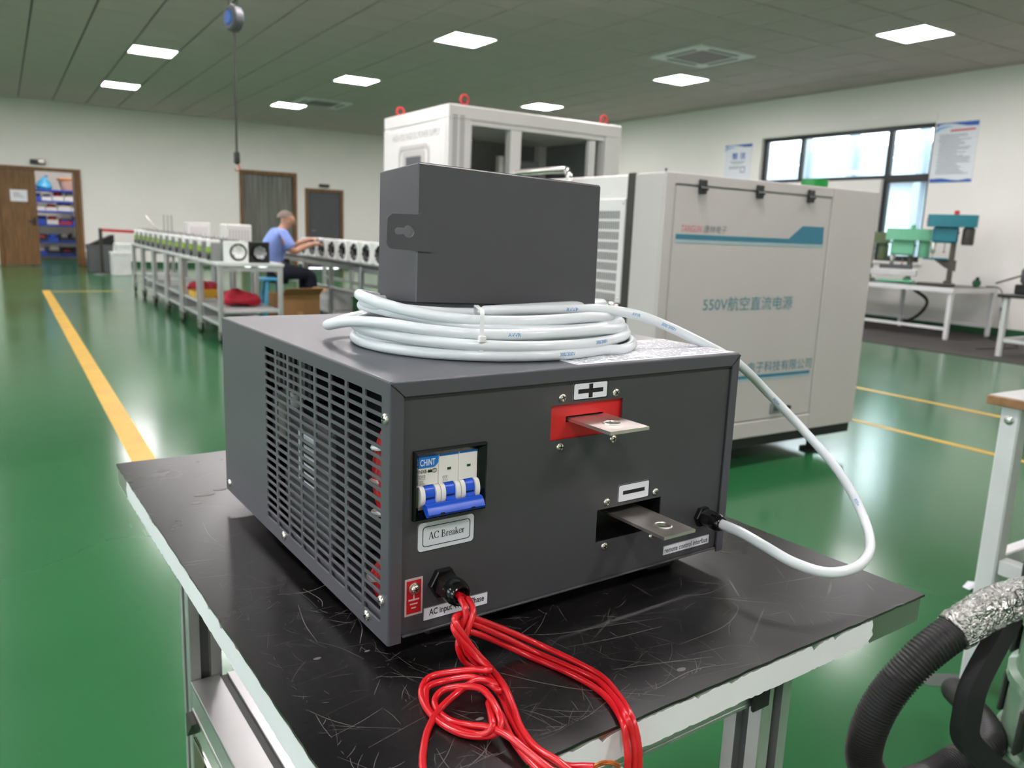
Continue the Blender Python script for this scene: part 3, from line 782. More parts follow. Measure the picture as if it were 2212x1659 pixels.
MB().box(F, W - F, -.00005, .002, zb - .0012, zb - .0001).build('flange_gap', 'black_gap', ps)
# side sheets with slots
def side_sheet(name, mirror):
    mb = MB(); X = (lambda x: W - x) if mirror else (lambda x: x)
    def q(pts): mb.face([(X(p[0]), p[1], p[2]) for p in pts], [tuple(range(len(pts)))])
    cw, ch = .036, .00876; y0, z1 = .0121, .2029; NC, NR = 8, 22; z0 = z1 - NR * ch; y1 = y0 + NC * cw
    zt_ = H - rb; BT = -.004
    q([(0, rb, BT), (0, y0, BT), (0, y0, zt_), (0, rb, zt_)]); q([(0, y1, BT), (0, D, BT), (0, D, zt_), (0, y1, zt_)])
    q([(0, y0, BT), (0, y1, BT), (0, y1, z0), (0, y0, z0)]); q([(0, y0, z1), (0, y1, z1), (0, y1, zt_), (0, y0, zt_)])
    n = 3
    for c in range(NC):
        for k in range(NR):
            a0 = y0 + c * cw; b0 = z0 + k * ch; a1 = a0 + cw; b1 = b0 + ch
            inn = rrect(a0 + .0024, a1 - .0024, b0 + .0012, b1 - .0012, .0017, n); N = len(inn)
            inn2 = rrect(a0 + .00268, a1 - .00268, b0 + .00148, b1 - .00148, .0014, n)
            out = []
            m = n + 1; ctr = [(a1, b1), (a0, b1), (a0, b0), (a1, b0)]
            for w_ in range(4):
                cxx, cyy = ctr[w_]
                for kk in range(m):
                    p = inn[w_ * m + kk]; half = kk * 2 <= n
                    # corner arcs: first half snaps to one side, second half to the next
                    if w_ % 2 == 0: out.append((cxx, p[1]) if half else (p[0], cyy))
                    else: out.append((p[0], cyy) if half else (cxx, p[1]))
            vs = [(X(0), p[0], p[1]) for p in out] + [(X(0), p[0], p[1]) for p in inn] + [(X(.0004), p[0], p[1]) for p in inn2] + [(X(.0016), p[0], p[1]) for p in inn2]
            fs = []
            for i in range(N):
                j = (i + 1) % N
                for L in range(3): fs.append((L * N + i, L * N + j, (L + 1) * N + j, (L + 1) * N + i))
            # corner triangles
            b = len(vs)
            for w_ in range(4):
                i = w_ * m + n // 2; vs.append((X(0), ctr[w_][0], ctr[w_][1])); fs.append((i, i + 1, b + w_))
            mb.face(vs, fs)
    for i in range(4):       # front fold
        (c0, s0), (c1, s1) = A[i], A[i + 1]
        p = lambda c, s: (rb - rb * c, rb - rb * s)
        (xa, ya), (xb, yb) = p(c0, s0), p(c1, s1)
        q([(xa, ya, BT), (xb, yb, BT), (xb, yb, H - rb - (0 if i < 4 else 0)), (xa, ya, H - rb)])
    fl = F - .0006
    q([(rb, 0, BT), (fl, 0, BT), (fl, 0, zb - .0008), (rb, 0, H - rb)])
    q([(fl, 0, BT), (fl, .0015, BT), (fl, .0015, zb - .0008), (fl, 0, zb - .0008)])
    q([(0, rb, BT), (.0016, rb, BT), (.0016, D, BT), (0, D, BT)])
    q([(0, D, BT), (0, D, zt_), (.0016, D, zt_), (.0016, D, BT)])
    return mb.build(name, 'psu_paint_lit', ps, ang=40)
side_sheet('side_panel', 0); side_sheet('side_panel', 1)
# inner lining that closes off the lowest row of slots
MB().box(.003, .0045, .012, .45, .0, .0172).build('bottom_lip', 'psu_paint_lit', ps)
# front sheet with the openings
BR_ = (.0265, .0838, .1048, .1518); RD = (.159, .2445, .1485, .181); BK = (.2206, .3062, .0405, .0731)
wall_ = wall_sheet('front_panel', 'psu_paint_shade', [BR_, RD, BK], .0035, W - .0035, .002, zb + .006, lambda u, z: (u, .0026, z), (0, 1, 0), .0015); wall_.parent = ps
MB().box(.0135, W - .0135, -.0003, .004, -.0002, .0018, .0004).build('front_lip', 'psu_paint_shade', ps)
MB().box(.0016, W - .0016, .006, D - .003, -.001, .0, 0).build('bottom_panel', 'psu_paint_shade', ps)
MB().box(.0016, W - .0016, D - .0025, D - .001, 0, H - .004).build('back_panel', 'psu_paint_shade', ps)
for u, v in ((.05, .045), (.32, .045), (.05, .4), (.32, .4)):
    o = MB().box(u, u + .04, v - .02, v + .03, -.0215, -.001, .003).build('foot', 'black_matte', ps)
# round-headed screws
def screw_mesh(r_=.0036):
    mb = MB(); h = r_ * .55
    mb.lathe([(r_, 0), (r_ * .98, h * .3), (r_ * .8, h * .72), (r_ * .45, h * .95), (0, h)], (0, 0, 0), (0, 0, 1), 18)
    mb.mat = 1
    for a in (0, 1):
        L = r_ * .55; w = r_ * .13; zz = h * .86
        if a: mb.box(-w, w, -L, L, zz, h * 1.01)
        else: mb.box(-L, L, -w, w, zz, h * 1.01)
    return mb.mesh('screw', ['nickel', 'dark_steel'], 50)
SM = screw_mesh()
def screw(p, n, parent=ps, spin=.5, s=1.):
    q = Vector((0, 0, 1)).rotation_difference(Vector(n)) @ Euler((0, 0, spin)).to_quaternion()
    o = inst('screw', SM, parent, p); o.rotation_mode = 'QUATERNION'; o.rotation_quaternion = q; o.scale = (s, s, s); return o
for i, (y, z) in enumerate(((.0076, .1846), (.0125, .0312), (.0394, .0065), (.245, .0066), (.444, .0075))): screw((0, y, z), (-1, 0, 0), spin=.3 * i, s=1.32)
for z in (.0302, .1836): screw((.004, D, z), (0, 1, 0))
for i, (u, v) in enumerate(((.1706, .1875), (.2345, .187), (.1706, .1421), (.2347, .1421), (.2317, .0798), (.297, .0797), (.2322, .0348), (.2963, .0326))): screw((u, .0026, v), (0, -1, 0), spin=.4 + .5 * i, s=1.14)
for u in (.035, .2, .375): screw((u, .012, -.001), (0, 0, -1))
# positive terminal: red insulator with a slot, flat busbar
wall_sheet('insulator_plate', 'red_plate', [(.1785, .2235, .1632, .1688)], RD[0] - .004, RD[1] + .004, RD[2] - .004, RD[3] + .004, lambda u, z: (u, .0058, z), (0, 1, 0), .002).parent = ps
MB().box(RD[0] + .012, RD[1] - .012, .012, .013, .155, .176).build('slot_backing', 'black_gap', ps)
def busbar(u0, u1, y0, y1, z, hy, label):
    mb = MB(); n = 6; uc = (u0 + u1) / 2; th = .003; N = 32
    half = (u1 - u0) / 2; rh = .0068
    circ = [(uc + rh * math.cos(2 * math.pi * k / N), hy + rh * math.sin(2 * math.pi * k / N)) for k in range(N)]
    sq = []
    for k in range(N):
        a = 2 * math.pi * k / N; c, s = math.cos(a), math.sin(a); m = max(abs(c), abs(s)); sq.append((uc + half * c / m, hy + half * s / m))
    y0c, y1c = hy - half, hy + half
    for zz, fl in ((z, 1), (z - th, 0)):
        vs = [(p[0], p[1], zz) for p in sq] + [(p[0], p[1], zz) for p in circ]
        fs = [(i, (i + 1) % N, N + (i + 1) % N, N + i) for i in range(N)]
        mb.face(vs, fs if fl else [f[::-1] for f in fs])
    mb.face([(p[0], p[1], z) for p in circ] + [(p[0], p[1], z - th) for p in circ], [((i + 1) % N, i, N + i, N + (i + 1) % N) for i in range(N)])
    for a, b in ((y1c, y1), (y0, y0c)):
        if b - a > .0002:
            mb.face([(u0, a, z), (u1, a, z), (u1, b, z), (u0, b, z)], [(0, 1, 2, 3)]); mb.face([(u0, a, z - th), (u1, a, z - th), (u1, b, z - th), (u0, b, z - th)], [(3, 2, 1, 0)])
    yl = min(y0, y0c)
    mb.face([(u0, yl, z), (u1, yl, z), (u1, yl, z - th), (u0, yl, z - th)], [(3, 2, 1, 0)])
    mb.face([(u0, yl, z), (u0, y1, z), (u0, y1, z - th), (u0, yl, z - th)], [(0, 1, 2, 3)]); mb.face([(u1, yl, z), (u1, y1, z), (u1, y1, z - th), (u1, yl, z - th)], [(3, 2, 1, 0)])
    o = mb.build('busbar', 'busbar', ps); o['label'] = label
    MB().lathe([(rh, .0001), (rh + .0006, .0011), (rh + .0016, .0011), (rh + .0026, .0001)], (uc, hy, z), (0, 0, 1), 28, caps=False).build('hole_burr', 'busbar', o)
busbar(.181, .2265, -.052, .011, .1672, -.0285, 'silvery flat terminal bar with a bolt hole, in the red window')
busbar(.2455, .2868, -.062, .03, .0636, -.0395, 'silvery flat terminal bar with a bolt hole, in the black window')
# negative terminal: deep black recess
rec = MB(); a0, a1, b0, b1 = BK; dd = .034
rec.face([(a0, .004, b0), (a1, .004, b0), (a1, .004, b1), (a0, .004, b1), (a0, dd, b0), (a1, dd, b0), (a1, dd, b1), (a0, dd, b1)], [(4, 5, 6, 7), (0, 4, 7, 3), (1, 2, 6, 5), (0, 1, 5, 4), (3, 7, 6, 2)])
rec.build('insulator_recess', 'black_plastic', ps)
# stickers
def sticker(name, u0, u1, z0, z1, m, rad, border=None, bw=.0006, y=.0026, inset=0., bm='ink'):
    o = MB().prism(rrect(u0, u1, z0, z1, rad, 4), (0, y - .0003, 0), (1, 0, 0), (0, 0, 1), -.0003).build(name, m, ps)
    if border is not None:
        MB().ring(rrect(u0 + inset, u1 - inset, z0 + inset, z1 - inset, max(rad - inset * .6, .0003), 4), rrect(u0 + inset + bw, u1 - inset - bw, z0 + inset + bw, z1 - inset - bw, max(rad - inset * .6 - bw * .5, .0002), 4), (0, y - .00034, 0), (1, 0, 0), (0, 0, 1), .0001).build('border', bm, o)
    return o
YT = .0026 - .00042
X1, Z1 = (1, 0, 0), (0, 0, 1)
st = sticker('plus_label', .1825, .2242, .1832, .1998, 'label_white', .002, 1, .0011)
MB().box(.1885, .2182, YT - .0001, YT, .1894, .1934).box(.2010, .2057, YT - .0001, YT, .1934, .1978).box(.2010, .2057, YT - .0001, YT, .1850, .1894).build('plus_sign', 'ink', st)
st = sticker('minus_label', .2458, .2878, .0760, .0943, 'label_white', .002, 1, .0009)
MB().box(.2522, .2812, YT - .0001, YT, .0836, .0874).build('minus_sign', 'ink', st)
st = sticker('remote_label', .3149, .3846, .0075, .0176, 'label_white', .0004, 1, .0003)
text('lettering', 'remote control interface', 'ink', st, (.3170, YT, .0096), X1, Z1, .0652, .0058, bold=.012)
st = sticker('input_label', .0338, .0976, .0086, .02, 'label_white', .0004, 1, .0003)
text('lettering', 'AC input 415V 3Phase', 'ink', st, (.0390, YT, .0107), X1, Z1, .0548, .0074, bold=.018)
st = sticker('earth_label', .0160, .0326, .0166, .0493, 'label_silver', .0003)
MB().box(.0176, .031, YT - .0001, YT, .0186, .0474).build('red_field', 'label_red', st)
e = MB()
for a, b, c, d_ in ((.0237, .0249, .0312, .0352), (.0193, .0293, .0298, .0312), (.0207, .0278, .0262, .0274), (.022, .0264, .0228, .024)): e.box(a, b, YT - .0002, YT - .0001, c, d_)
e.build('earth_symbol', 'label_silver', st)
ew = MB().lathe([(.0052, 0), (.0052, .0009), (.003, .0009)], (.0245, .0022, .0405), (0, -1, 0), 24).lathe([(.0046, .001), (.0046, .002), (.003, .002)], (.0245, .0022, .0405), (0, -1, 0), 24).build('earth_washer', 'nickel', ps)
screw((.0245, .0002, .0405), (0, -1, 0), s=1.08, spin=.3)
# the AC Breaker sticker with drawn serif letters
st = sticker('breaker_label', .0268, .0813, .0704, .0957, 'label_grey', .0035, 1, .0004)
MB().ring(rrect(.0315, .0772, .0742, .0918, .0028), rrect(.0321, .0766, .0748, .0912, .0024), (0, YT, 0), X1, Z1, .0001).build('inner_border', 'ink', st)
SER = {'A': (.8, [([(.06, 0), (.37, 1)], .05), ([(.35, 1), (.66, 0)], .11), ([(.17, .36), (.55, .36)], .045), ([(-.03, .015), (.18, .015)], .035), ([(.52, .015), (.8, .015)], .035)]),
       'C': (.78, [([(.66, .78), (.55, .94), (.38, .98), (.2, .9), (.08, .7), (.06, .5), (.08, .3), (.2, .1), (.38, .02), (.56, .06), (.68, .2)], .085), ([(.67, .66), (.67, .99)], .045)]),
       'B': (.72, [([(.16, 0), (.16, 1)], .11), ([(.02, .98), (.34, .98), (.5, .88), (.52, .75), (.46, .6), (.32, .53), (.16, .53)], .07), ([(.3, .53), (.5, .46), (.6, .28), (.54, .1), (.38, .02), (.02, .02)], .08)]),
       'r': (.42, [([(.13, 0), (.13, .62)], .1), ([(.02, .6), (.13, .6)], .04), ([(.13, .4), (.22, .56), (.32, .6), (.38, .54)], .08), ([(.02, .015), (.27, .015)], .035)]),
       'e': (.5, [([(.08, .36), (.44, .36), (.42, .5), (.34, .6), (.24, .62), (.13, .55), (.06, .4), (.06, .25), (.12, .1), (.25, .02), (.36, .06), (.45, .17)], .07)]),
       'a': (.5, [([(.08, .48), (.12, .58), (.22, .62), (.32, .56), (.34, .44), (.34, .1), (.4, .03), (.47, .06)], .08), ([(.34, .38), (.2, .32), (.08, .22), (.06, .11), (.13, .02), (.23, .03), (.34, .13)], .07)]),
       'k': (.56, [([(.12, 0), (.12, 1)], .1), ([(.02, .98), (.12, .98)], .04), ([(.02, .015), (.24, .015)], .035), ([(.12, .28), (.42, .6)], .045), ([(.24, .4), (.46, .02)], .09), ([(.34, .6), (.52, .6)], .035), ([(.36, .015), (.56, .015)], .035)])}
lt = MB(); pen = 0; layout = []
for ch in 'AC Breaker':
    if ch == ' ': pen += .3; continue
    layout.append((ch, pen)); pen += SER[ch][0]
s_ = .0345 / pen; h_ = .0062
for ch, px in layout:
    for pts, w in SER[ch][1]:
        P = [Vector((p[0], p[1], 0)) for p in (spline([(a, b, 0) for a, b in pts], 4) if len(pts) > 2 else [(a, b, 0) for a, b in pts])]
        vs = []
        for i, p in enumerate(P):
            d_ = (P[min(i + 1, len(P) - 1)] - P[max(i - 1, 0)]).normalized(); wd_ = w * 1.3 * (.55 + .45 * abs(d_.y)) / 2
            for sg in (1, -1):
                q = p + Vector((-d_.y, d_.x, 0)) * wd_ * sg; vs.append((.0372 + (px + q.x) * s_, YT - .0001, .0802 + q.y * h_))
        lt.face(vs, [(2 * i + 1, 2 * i + 3, 2 * i + 2, 2 * i) for i in range(len(P) - 1)])
lt.build('lettering', 'ink', st)
# circuit breaker in its black bezel
bz = MB()
o_ = [(.0213, .0990), (.0903, .0990), (.0903, .1572), (.0213, .1572)]; m_ = [(.0232, .1008), (.0884, .1008), (.0884, .1554), (.0232, .1554)]; i_ = [(.0268, .1048), (.0836, .1048), (.0836, .1516), (.0268, .1516)]
vs = [(a, .0026, b) for a, b in o_] + [(a, -.0006, b) for a, b in [(.0215, .0992), (.0901, .0992), (.0901, .157), (.0215, .157)]] + [(a, -.0014, b) for a, b in m_] + [(a, .0022, b) for a, b in i_] + [(a, .009, b) for a, b in i_]
fs = [(4 * L + k, 4 * L + (k + 1) % 4, 4 * (L + 1) + (k + 1) % 4, 4 * (L + 1) + k) for L in range(4) for k in range(4)]
bz.face(vs, fs)
brk = bz.build('circuit_breaker', 'black_gloss', ps, ang=20); brk['label'] = 'white three-pole circuit breaker with blue handle in a black bezel'
xs = [(.0270, .0456), (.0460, .0646), (.0650, .0834)]
yf = .0036
for k, (a, b) in enumerate(xs):
    p = MB().box(a, b, yf, .03, .1265, .1514, .0004).box(a, b, yf + .002, .03, .1052, .1262, .0003)
    p.build('pole', 'breaker_white', brk)
    c = (a + b) / 2
    MB().box(c - .0012 + (k == 0) * .001, c + .0022 + (k == 0) * .001, yf - .0003, yf, .1372, .1392).build('indicator_window', 'window_green', brk)
    if k: MB().box(a + .0005, b - .0003, yf - .0003, yf, .1495, .1514).build('blue_stripe', 'logo_blue', brk)
    # rounded collars and toggle
    for q0, q1 in ((a + .0002, a + .0042), (b - .0042, b - .0002)):
        prof = [(-.0088, .0), (-.0088, -.001)] + [(.0088 * math.cos(R(t)), -.0012 - .0062 * math.sin(R(t)) ** .8) for t in range(180, -1, -15)] + [(.0088, .0)]
        MB().prism([(v, y) for v, y in prof], (q1, yf + .0015, .1178), (0, 0, 1), (0, 1, 0), q1 - q0).build('toggle_collar', 'breaker_white', brk)
    prof = [(-.0084, 0)] + [(.0082 * math.cos(R(t)), -.001 - .0044 * math.sin(R(t))) for t in range(180, -1, -15)] + [(.0084, 0)]
    MB().prism(prof, (b - .0044, yf + .0015, .1178), (0, 0, 1), (0, 1, 0), b - a - .0088).build('toggle', 'breaker_blue', brk)
    MB().box(a + .0055, b - .0055, yf - .0042, yf - .0032, .1162, .1172).build('toggle_seam', 'black_gap', brk)
    MB().prism([(.0, 0), (0, -.0030), (-.0085, -.0125), (-.011, -.011), (-.008, .0)], (b - .0048, yf, .1158), (0, 0, 1), (0, 1, 0), b - a - .0096).build('toggle_arm', 'breaker_blue', brk)
hb = MB()
prof = [(.0000, -.0072), (.0018, -.0098), (.0012, -.0128), (-.0012, -.0150), (-.0055, -.0172), (-.0078, -.0160), (-.0086, -.0135), (-.0068, -.0112), (-.0038, -.0085)]
hb.prism(prof, (.0812, yf, .1128), (0, 0, 1), (0, 1, 0), .0532)
hbo = hb.build('handle_bar', 'breaker_blue', brk, ang=50)
for u in (.039, .068): MB().box(u, u + .0035, yf - .0178, yf - .0165, .1066, .1080).build('handle_hole', 'black_gap', brk)
# logo block and printing on the first pole
MB().prism([(.0272, .1418), (.0420, .1418), (.0452, .1450), (.0452, .1512), (.0272, .1512)], (0, yf - .0004, 0), X1, Z1, .0003).build('logo_field', 'logo_blue', brk)
text('logo_lettering', 'CHiNT', 'label_white', brk, (.0284, yf - .0009, .1434), X1, Z1, .0138, .0056, bold=.02)
text('model_lettering', 'NXB-63', 'ink', brk, (.0280, yf - .0005, .1372), X1, Z1, .0108, .0031)
text('rating_lettering', 'D10', 'ink', brk, (.0280, yf - .0005, .1331), X1, Z1, .0054, .0028)
MB().box(.0279, .0336, yf - .0005, yf - .0004, .1322, .1324).box(.0279, .0336, yf - .0005, yf - .0004, .1258 + .0018, .1278).build('rule', 'ink', brk)
for i, (s, w, z) in enumerate((('400V~', .0048, .1302), ('50Hz', .0038, .1291), ('6000A', .0048, .1280))): text('small_print', s, 'ink', brk, (.0280, yf - .0005, z), X1, Z1, w, .0010)
MB().ring([(.0416 + .0024 * math.cos(k * .3927), .1386 + .0019 * math.sin(k * .3927)) for k in range(16)], [(.0416 + .0020 * math.cos(k * .3927), .1386 + .0015 * math.sin(k * .3927)) for k in range(16)], (0, yf - .0005, 0), X1, Z1, .0001).build('approval_mark', 'ink', brk)
text('approval_lettering', 'CCC', 'ink', brk, (.0403, yf - .0005, .1378), X1, Z1, .0027, .0016)
dg_ = MB()
for k in range(3):
    u = .0500 + k * .0017; dg_.box(u, u + .0003, yf - .0005, yf - .0004, .1302, .1318).box(u + .0003, u + .0009, yf - .0005, yf - .0004, .1290, .1294).box(u, u + .0003, yf - .0005, yf - .0004, .1278, .1286).box(u - .0003, u + .0007, yf - .0005, yf - .0004, .1321, .1324)
dg_.build('wiring_diagram', 'ink', brk)
# cable glands
def gland(u, v, s, l, label):
    y = .0026
    o = MB().lathe([(.0175 * s, 0), (.0175 * s, .005 * l), (.0165 * s, .006 * l), (.01 * s, .006 * l)], (u, y, v), (0, -1, 0), 6, ref=(.5, 0, .86)).build('cable_gland', 'black_plastic', ps, ang=20); o['label'] = label
    MB().lathe([(.0125 * s, .006 * l), (.0125 * s, .009 * l), (.0150 * s, .0092 * l), (.0152 * s, .019 * l), (.0148 * s, .0198 * l)], (u, y, v), (0, -1, 0), 6, ref=(.2, 0, .97)).build('hex_nut', 'black_plastic', o, ang=20)
    MB().lathe([(.0142 * s, .019 * l), (.0142 * s, .024 * l), (.0134 * s, .028 * l), (.0118 * s, .0312 * l), (.0100 * s, .0326 * l), (.0086 * s, .0322 * l), (.0080 * s, .030 * l), (.0080 * s, .02 * l), (0, .02 * l)], (u, y, v), (0, -1, 0), 28, caps=False).build('dome_nut', 'black_gloss', o, ang=50)
    MB().lathe([(.0081 * s, .02 * l), (.0081 * s, .0275 * l), (.0064 * s, .0285 * l), (.006 * s, .02 * l)], (u, y, v), (0, -1, 0), 24, caps=False).build('seal', 'black_matte', o)
gland(.0510, .0403, .78, .98, 'black hexagonal gland holding the red wires'); gland(.3690, .0411, .66, .9, 'black hexagonal gland holding the white cable')
# rating plate on the top cover, printed in fine rows
pl = MB().box(.190, .4045, .006, .112, H + .0001, H + .0005).build('rating_plate', 'label_white', ps)
rw = MB(); r = random.Random(2)
v = .012
while v < .108:
    for c0, c1 in ((.195, .29), (.298, .40)):
        u = c0 + r.random() * .006
        while u < c1 - .006:
            L = min(r.uniform(.004, .014), c1 - u); rw.box(u, u + L, v, v + .0014, H + .0005, H + .00056); u += L + r.uniform(.001, .003)
            if r.random() < .12: u += .02
    v += .0048
for u in (.1925, .2935, .4015): rw.box(u, u + .0004, .009, .109, H + .0005, H + .00056)
tag(rw.build('fine_print', 'ink', pl), kind='stuff')
# what shows through the slots
MB().box(.1, .104, .02, .44, .003, .2).build('inner_partition', 'black_matte', ps)
im = MB().box(.022, .075, .165, .30, .004, .132, .003).build('inner_module', 'cab_dark', ps)
MB().box(.0212, .022, .208, .258, .06, .118).build('module_label', 'label_white', im)
bc = MB()
for k in range(5): bc.box(.0206, .0212, .212, .254 - .006 * (k % 3), .066 + k * .0098, .0705 + k * .0098)
bc.build('barcode', 'ink', im)
for k, (y, z) in enumerate(((.318, .126), (.335, .112), (.30, .15), (.315, .035))): MB().lathe([(.009, 0), (.0095, .002), (.0095, .05), (.008, .052)], (.026 + .004 * k, y, z - .03), (0, .12, 1), 16).build('capacitor', 'module_white', ps)
MB().box(.012, .04, .2, .33, .158, .2, .002).build('heat_sink', 'frame_dark', ps)
for k in range(9): MB().box(.009, .012, .204 + k * .0145, .21 + k * .0145, .16, .2).build('heat_sink_fin', 'cab_dark', ps)
for k in range(3):
    P = spline([(.016 + .003 * k, .028 + .005 * k, .172), (.014, .033 + .005 * k, .160), (.011, .038 + .005 * k, .13), (.014, .034 + .005 * k, .10), (.03, .03 + .005 * k, .07), (.013, .043 + .006 * k, .035), (.018, .034 + .005 * k, .012)], 6)
    MB().tube(P, .003, 8).build('inner_wire', 'red_wire', ps)
for z, y in ((.152, .041), (.122, .044), (.096, .04), (.034, .05)): MB().lathe([(.0082, -.0018), (.009, 0), (.0082, .0018)], (.0125, y, z), (.05, .1, 1), 12).build('inner_tie', 'zip_white', ps)

# ================================================================== the small control box lying on the cable coil
rc = thing('control_box', 'smaller dark grey steel box with a keyhole tab resting on the white cable coil', 'box', (.33052, .69390, 1.02970), rot=(R(-3.4336), R(2.0285), R(.7104)))
BW, BD, BH = .2213, .0891, .1320
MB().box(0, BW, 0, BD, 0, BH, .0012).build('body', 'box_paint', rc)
MB().box(.0015, BW - .0015, .0018, .0026, BH - .0002, BH + .0006).build('lid_seam', 'psu_paint_shade', rc)
tabo = [(-.0318, .0545), (-.0275, .0502), (.0155, .0488), (.0165, .0505), (.0165, .0835), (.0145, .0855), (.0035, .0855), (.0005, .0835), (-.0265, .0822), (-.0312, .0785)]
# keyhole plate: ring between the outline and the keyhole
def resample(poly, n, cx, cy):
    out = []
    for k in range(n):
        a = 2 * math.pi * k / n; d_ = (math.cos(a), math.sin(a)); best = None
        for i in range(len(poly)):
            x1, y1 = poly[i]; x2, y2 = poly[(i + 1) % len(poly)]
            ex, ey = x2 - x1, y2 - y1; det = d_[0] * (-ey) + ex * d_[1]
            if abs(det) < 1e-12: continue
            t = ((x1 - cx) * (-ey) + ex * (y1 - cy)) / det; s = (d_[0] * (y1 - cy) - d_[1] * (x1 - cx)) / det
            if t > 0 and -1e-6 <= s <= 1 + 1e-6 and (best is None or t > best): best = t
        out.append((cx + d_[0] * best, cy + d_[1] * best))
    return out
key = [(-.0095 + .0058 * math.cos(R(a)), .0672 + .0058 * math.sin(R(a))) for a in range(-150, 151, 12)] + [(-.0205 + .0034 * math.cos(R(a)), .0668 + .0034 * math.sin(R(a))) for a in range(80, 281, 20)]
kc = (-.0115, .067)
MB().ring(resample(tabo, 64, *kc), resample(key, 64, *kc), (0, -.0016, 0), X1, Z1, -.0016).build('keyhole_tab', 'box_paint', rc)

# ================================================================== white control cable, coiled on the power supply
wc = thing('white_cable', 'white control cable coiled on the power supply, its tail looping down into the front gland', 'cable', (.24167, .54915, .7697), R(2.718))
CR = .0052
turns = [(.150, .128, .200, .163, .0050), (.140, .118, .203, .165, .0052), (.151, .126, .199, .162, .0146), (.140, .116, .204, .166, .0150), (.152, .122, .198, .164, .0242), (.137, .108, .203, .168, .0248), (.147, .104, .200, .166, .0338), (.141, .058, .200, .170, .0352), (.140, .074, .200, .168, .0402)]
r = random.Random(21)
pts = [(.200 + .158 * math.cos(R(a)), .163 + .137 * math.sin(R(a)), H + .0055 + .0012 * math.sin(R(2 * a))) for a in range(100, -61, -20)]
for n in range(8):
    A0, A1 = turns[n], turns[n + 1]
    ph = r.uniform(0, 6); wob = r.uniform(.001, .003)
    for k in range(20):
        f = k / 20; a = R(-70 - 18 * k)                     # runs clockwise seen from above
        s = f * f * (3 - 2 * f)
        A_, B_, cu, cv, z = [A0[i] * (1 - s) + A1[i] * s for i in range(5)]
        e = 1 + wob / .14 * math.sin(3 * a + ph)
        u = cu + A_ * e * math.cos(a); v = cv + B_ * e * math.sin(a)
        lft = max(0, math.cos(a - R(175))) ** 3
        z += .016 * lft * min(1, n / 6) ** 1.5 * (1 if n < 7 else .55) + .0012 * math.sin(2 * a + ph) * (n > 1)
        rgt = max(0, math.cos(a - R(-15))) ** 3; u += .016 * rgt * (n in (2, 4)); z -= .004 * rgt * (n in (3, 4))
        if n == 4:
            g = max(0, math.cos(a - R(150))) ** 6; u -= .02 * g; v += .03 * g; z = z * (1 - g) + .013 * g
        if n == 7 and f > .93: break
        pts.append((u, v, H + max(z, CR + .0003)))
tail = [(.150, .099, H + .0405), (.196, .093, H + .0408), (.245, .090, H + .0405), (.292, .085, H + .0395), (.330, .075, H + .0335), (.362, .066, H + .0225), (.390, .057, H + .0105), (.412, .050, H + .0005), (.437, .044, H - .011), (.468, .042, .187), (.527, .050, .152), (.562, .022, .110), (.566, -.028, .071), (.553, -.070, .036), (.508, -.110, .0195), (.455, -.130, .0165), (.408, -.128, .0185), (.380, -.108, .027), (.370, -.080, .036), (.369, -.052, .0405), (.369, -.030, .0411), (.369, -.010, .0411)]
path = spline(pts[:-1] + tail, 5)
MB().tube(path, CR, 14).build('sheath', 'white_cable', wc, ang=80)
# zip tie round the front of the coil
def ziptie(u, v, dx, dy, z0, z1, half):
    d_ = Vector((dx, dy, 0)).normalized(); s = Vector((-d_.y, d_.x, 0))
    pr = rrect(-half, half, z0, z1, .006, 5); P = [Vector((u, v, H)) + s * a + Vector((0, 0, b)) for a, b in pr]
    mb = MB(); N = len(P)
    inn = [Vector((u, v, H)) + s * a + Vector((0, 0, b)) for a, b in rrect(-half + .0012, half - .0012, z0 + .0012, z1 - .0012, .005, 5)]
    vs = [p + d_ * .0019 for p in P] + [p - d_ * .0019 for p in P] + [p + d_ * .0019 for p in inn] + [p - d_ * .0019 for p in inn]
    fs = []
    for i in range(N):
        j = (i + 1) % N; fs += [(i, j, N + j, N + i), (2 * N + i, 3 * N + i, 3 * N + j, 2 * N + j), (i, 2 * N + i, 2 * N + j, j), (N + i, N + j, 3 * N + j, 3 * N + i)]
    mb.face(vs, fs)
    o = mb.build('zip_tie', 'zip_white', wc)
    f = Vector((u, v, H + .021)) - s * half if s.y > 0 else Vector((u, v, H + .021)) + s * half
    MB().box(-.0034, .0034, -.0028, .0014, -.003, .003, .0008, Matrix.Translation(f)).build('tie_head', 'zip_white', o)
ziptie(.128, .078, .85, -.42, .0003, .0465, .0290)
